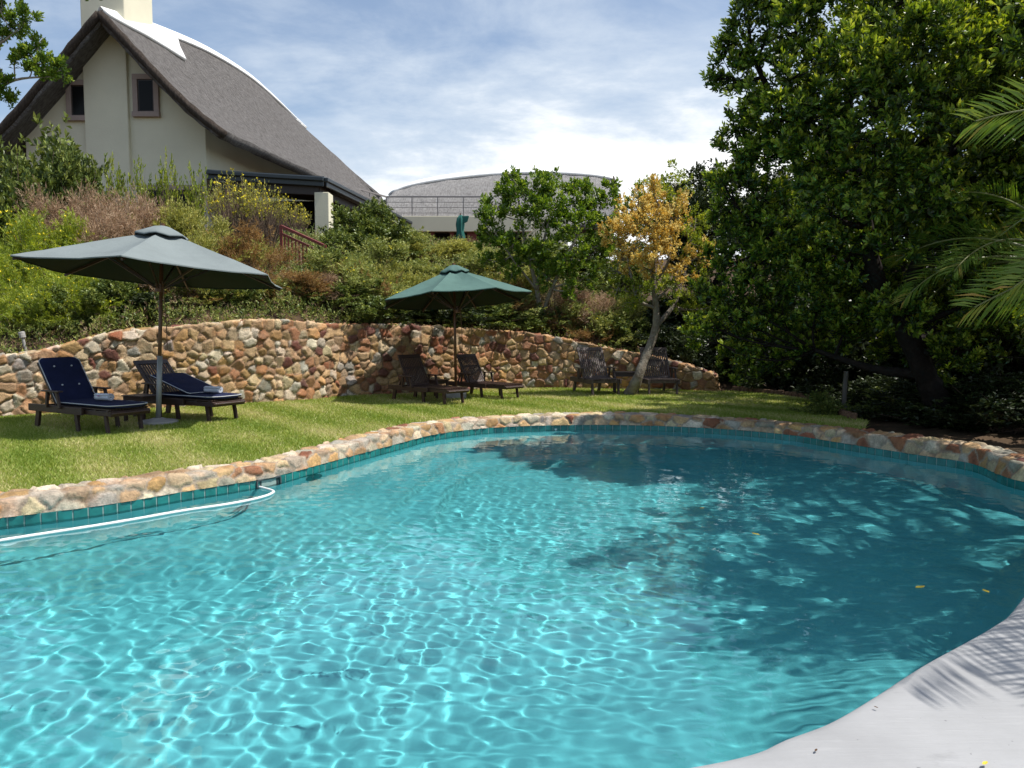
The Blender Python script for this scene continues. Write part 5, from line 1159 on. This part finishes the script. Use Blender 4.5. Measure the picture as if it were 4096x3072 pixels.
mid_tree('garden_tree', 'pale lime tree on the skyline behind the orange blossom tree', lob([(655, 190, 20, 22), (676, 184, 22, 22.4), (700, 190, 20, 22), (640, 204, 18, 22), (668, 208, 24, 21.8), (692, 212, 24, 22), (632, 222, 18, 22), (652, 232, 24, 21.7), (684, 236, 26, 21.7), (708, 232, 22, 22), (706, 206, 16, 22.2)]), D(672, 300, 22)[:2], 170, 'lime', 'bark_pale', 45, .08, .035)
mid_tree('garden_tree', 'bright leafy branches reaching in at the top left edge', lobx([(24, 24, 13, 13), (30, 62, 13, 12.8), (44, 70, 12, 12.7), (60, 72, 10, 12.6), (4, 82, 10, 12.8), (8, 100, 8, 12.9), (4, 34, 9, 13), (38, 45, 7, 12.8), (14, 60, 7, 12.9), (-30, 40, 22, 13.2), (-40, 85, 22, 13), (-20, 5, 20, 13.2), (-60, 10, 26, 13.4), (-70, 60, 26, 13.2), (-2, 8, 7, 13), (88, -14, 9, 12.6), (108, -10, 9, 12.6), (60, -24, 14, 12.8), (20, -18, 14, 13)]), (-10.2, 13.0), 420, 'fresh', 'bark_pale', 47, .075, .030,
         [([(-10.4, 13.0, float(terrain(-10.4, 13.0)) - .1), (-10.3, 13, 2.6), tuple(D(-75, 70, 13.2)), tuple(D(-50, 20, 13.2))], [.11, .09, .07, .04]), ([tuple(D(-75, 90, 13.2)), tuple(D(-20, 95, 13.0)), tuple(D(15, 80, 12.8)), tuple(D(45, 77, 12.7))], [.04, .03, .02, .012]), ([tuple(D(-60, 60, 13.2)), tuple(D(-15, 52, 13.0)), tuple(D(18, 30, 12.9))], [.035, .02, .01]), ([tuple(D(-50, 20, 13.2)), tuple(D(10, -22, 12.9)), tuple(D(100, -16, 12.6))], [.03, .02, .01])], sub=5)

# palms
def palm(label, base, h, fronds, seed):
    t = thing('palm_tree', label, 'palm', (base[0], base[1], base[2]), group='palms at the right of the pool'); rng = np.random.default_rng(seed)
    m = MB(); n = 26; m.tube([(0.02 * math.sin(i * .4), 0, h * i / n - .1) for i in range(n + 1)], [.13 + .018 * (i % 2) + .03 * (i > n - 5) for i in range(n + 1)], 12); m.build('trunk', M['bark_dark'], t)
    for fr_ in fronds:
        az, el, ln, arch = fr_[:4]
        k = 22; s = np.linspace(0, 1, k); a = R(az); hor = []; z = 0; x = 0; pts_ = []
        for i in range(k):
            e = R(el) - R(arch) * s[i] ** 1.3; pts_.append((x * math.cos(a), x * math.sin(a), h + z)); x += math.cos(e) * ln / k; z += math.sin(e) * ln / k
        P = np.array(pts_); tg = unit(np.gradient(P, axis=0)); up = unit(np.cross(np.cross(tg, [0, 0, 1.]), tg)); sd = np.cross(tg, up); ro = R(fr_[4]) if len(fr_) > 4 else rng.normal(0, .4); up, sd = up * math.cos(ro) + sd * math.sin(ro), sd * math.cos(ro) - up * math.sin(ro)
        rb = MB(); rb.tube(P, list(np.linspace(.022, .004, k)), 6); vs = []; ti = []
        nl = 62; q = np.linspace(.10, 1, nl)
        for sg in (-1, 1):
            B = np.stack([np.interp(q, s, P[:, j]) for j in range(3)], 1); T_ = np.stack([np.interp(q, s, tg[:, j]) for j in range(3)], 1); U_ = np.stack([np.interp(q, s, up[:, j]) for j in range(3)], 1); S_ = np.stack([np.interp(q, s, sd[:, j]) for j in range(3)], 1)
            fw = (.55 + .75 * q)[:, None]; A = unit(S_ * sg + T_ * fw + U_ * .35 + rng.normal(0, .09, (nl, 3))); L = ln * .225 * np.sin(np.pi * (.12 + .80 * q)) ** .7 * rng.uniform(.9, 1.08, nl); W = .018
            mid = B + A * (L * .5)[:, None]; wv = unit(np.cross(A, U_)) * W / 2; tip = B + A * L[:, None] - np.array([0, 0, 1.]) * (L * .12)[:, None]
            vs.append(np.stack([B, mid + wv + U_ * .004, tip, mid - wv + U_ * .004], 1).reshape(-1, 3)); ti.append(np.clip(rng.normal(.5, .16, nl) + .3 * (q > .93), 0, 1))
        fo = leaf_obj('frond', vs, ti, LM['palm'], t); rb.build('rachis', M['olive_stem'], fo)
M['olive_stem'] = mat('olive_stem', (.16, .17, .05), .5)
FR1, FR2 = 55, 60
fr = [(163, 34, 2.2, 50, FR1), (164, -15, 2.2, 16, FR2), (169, -6, 2.0, 34, FR2), (205, 6, 2.2, 60), (224, 24, 2.95, 40), (233, 20, 2.8, 40), (242, 24, 2.6, 40), (250, 10, 2.1, 60), (190, 48, 2.2, 70), (120, 20, 2.2, 60), (275, 30, 2.2, 70), (300, 12, 2.2, 60), (330, 25, 2.2, 60), (0, 30, 2.2, 70), (40, 20, 2.2, 60), (80, 35, 2.2, 70), (215, 62, 2.1, 60), (100, 60, 2.1, 60), (310, 60, 2.0, 60)]
palm('palm beyond the right edge whose long fronds reach into the picture', (5.0, 4.9, 0), 2.35, fr, 61)
fr2 = [(175, 25, 2.1, 80), (150, 40, 2.1, 80), (200, 35, 2.1, 85), (225, 15, 2.0, 80), (255, 30, 2.0, 80), (120, 25, 2.0, 80), (90, 45, 2.0, 80), (290, 25, 2.0, 80), (330, 35, 2.0, 80), (10, 25, 2.0, 80), (50, 35, 2.0, 80), (185, 60, 1.9, 70)]
palm('shaded palm with drooping dull fronds behind the stone rim at the right', (6.25, 8.9, .05), 1.95, fr2, 62)
#NEXT3
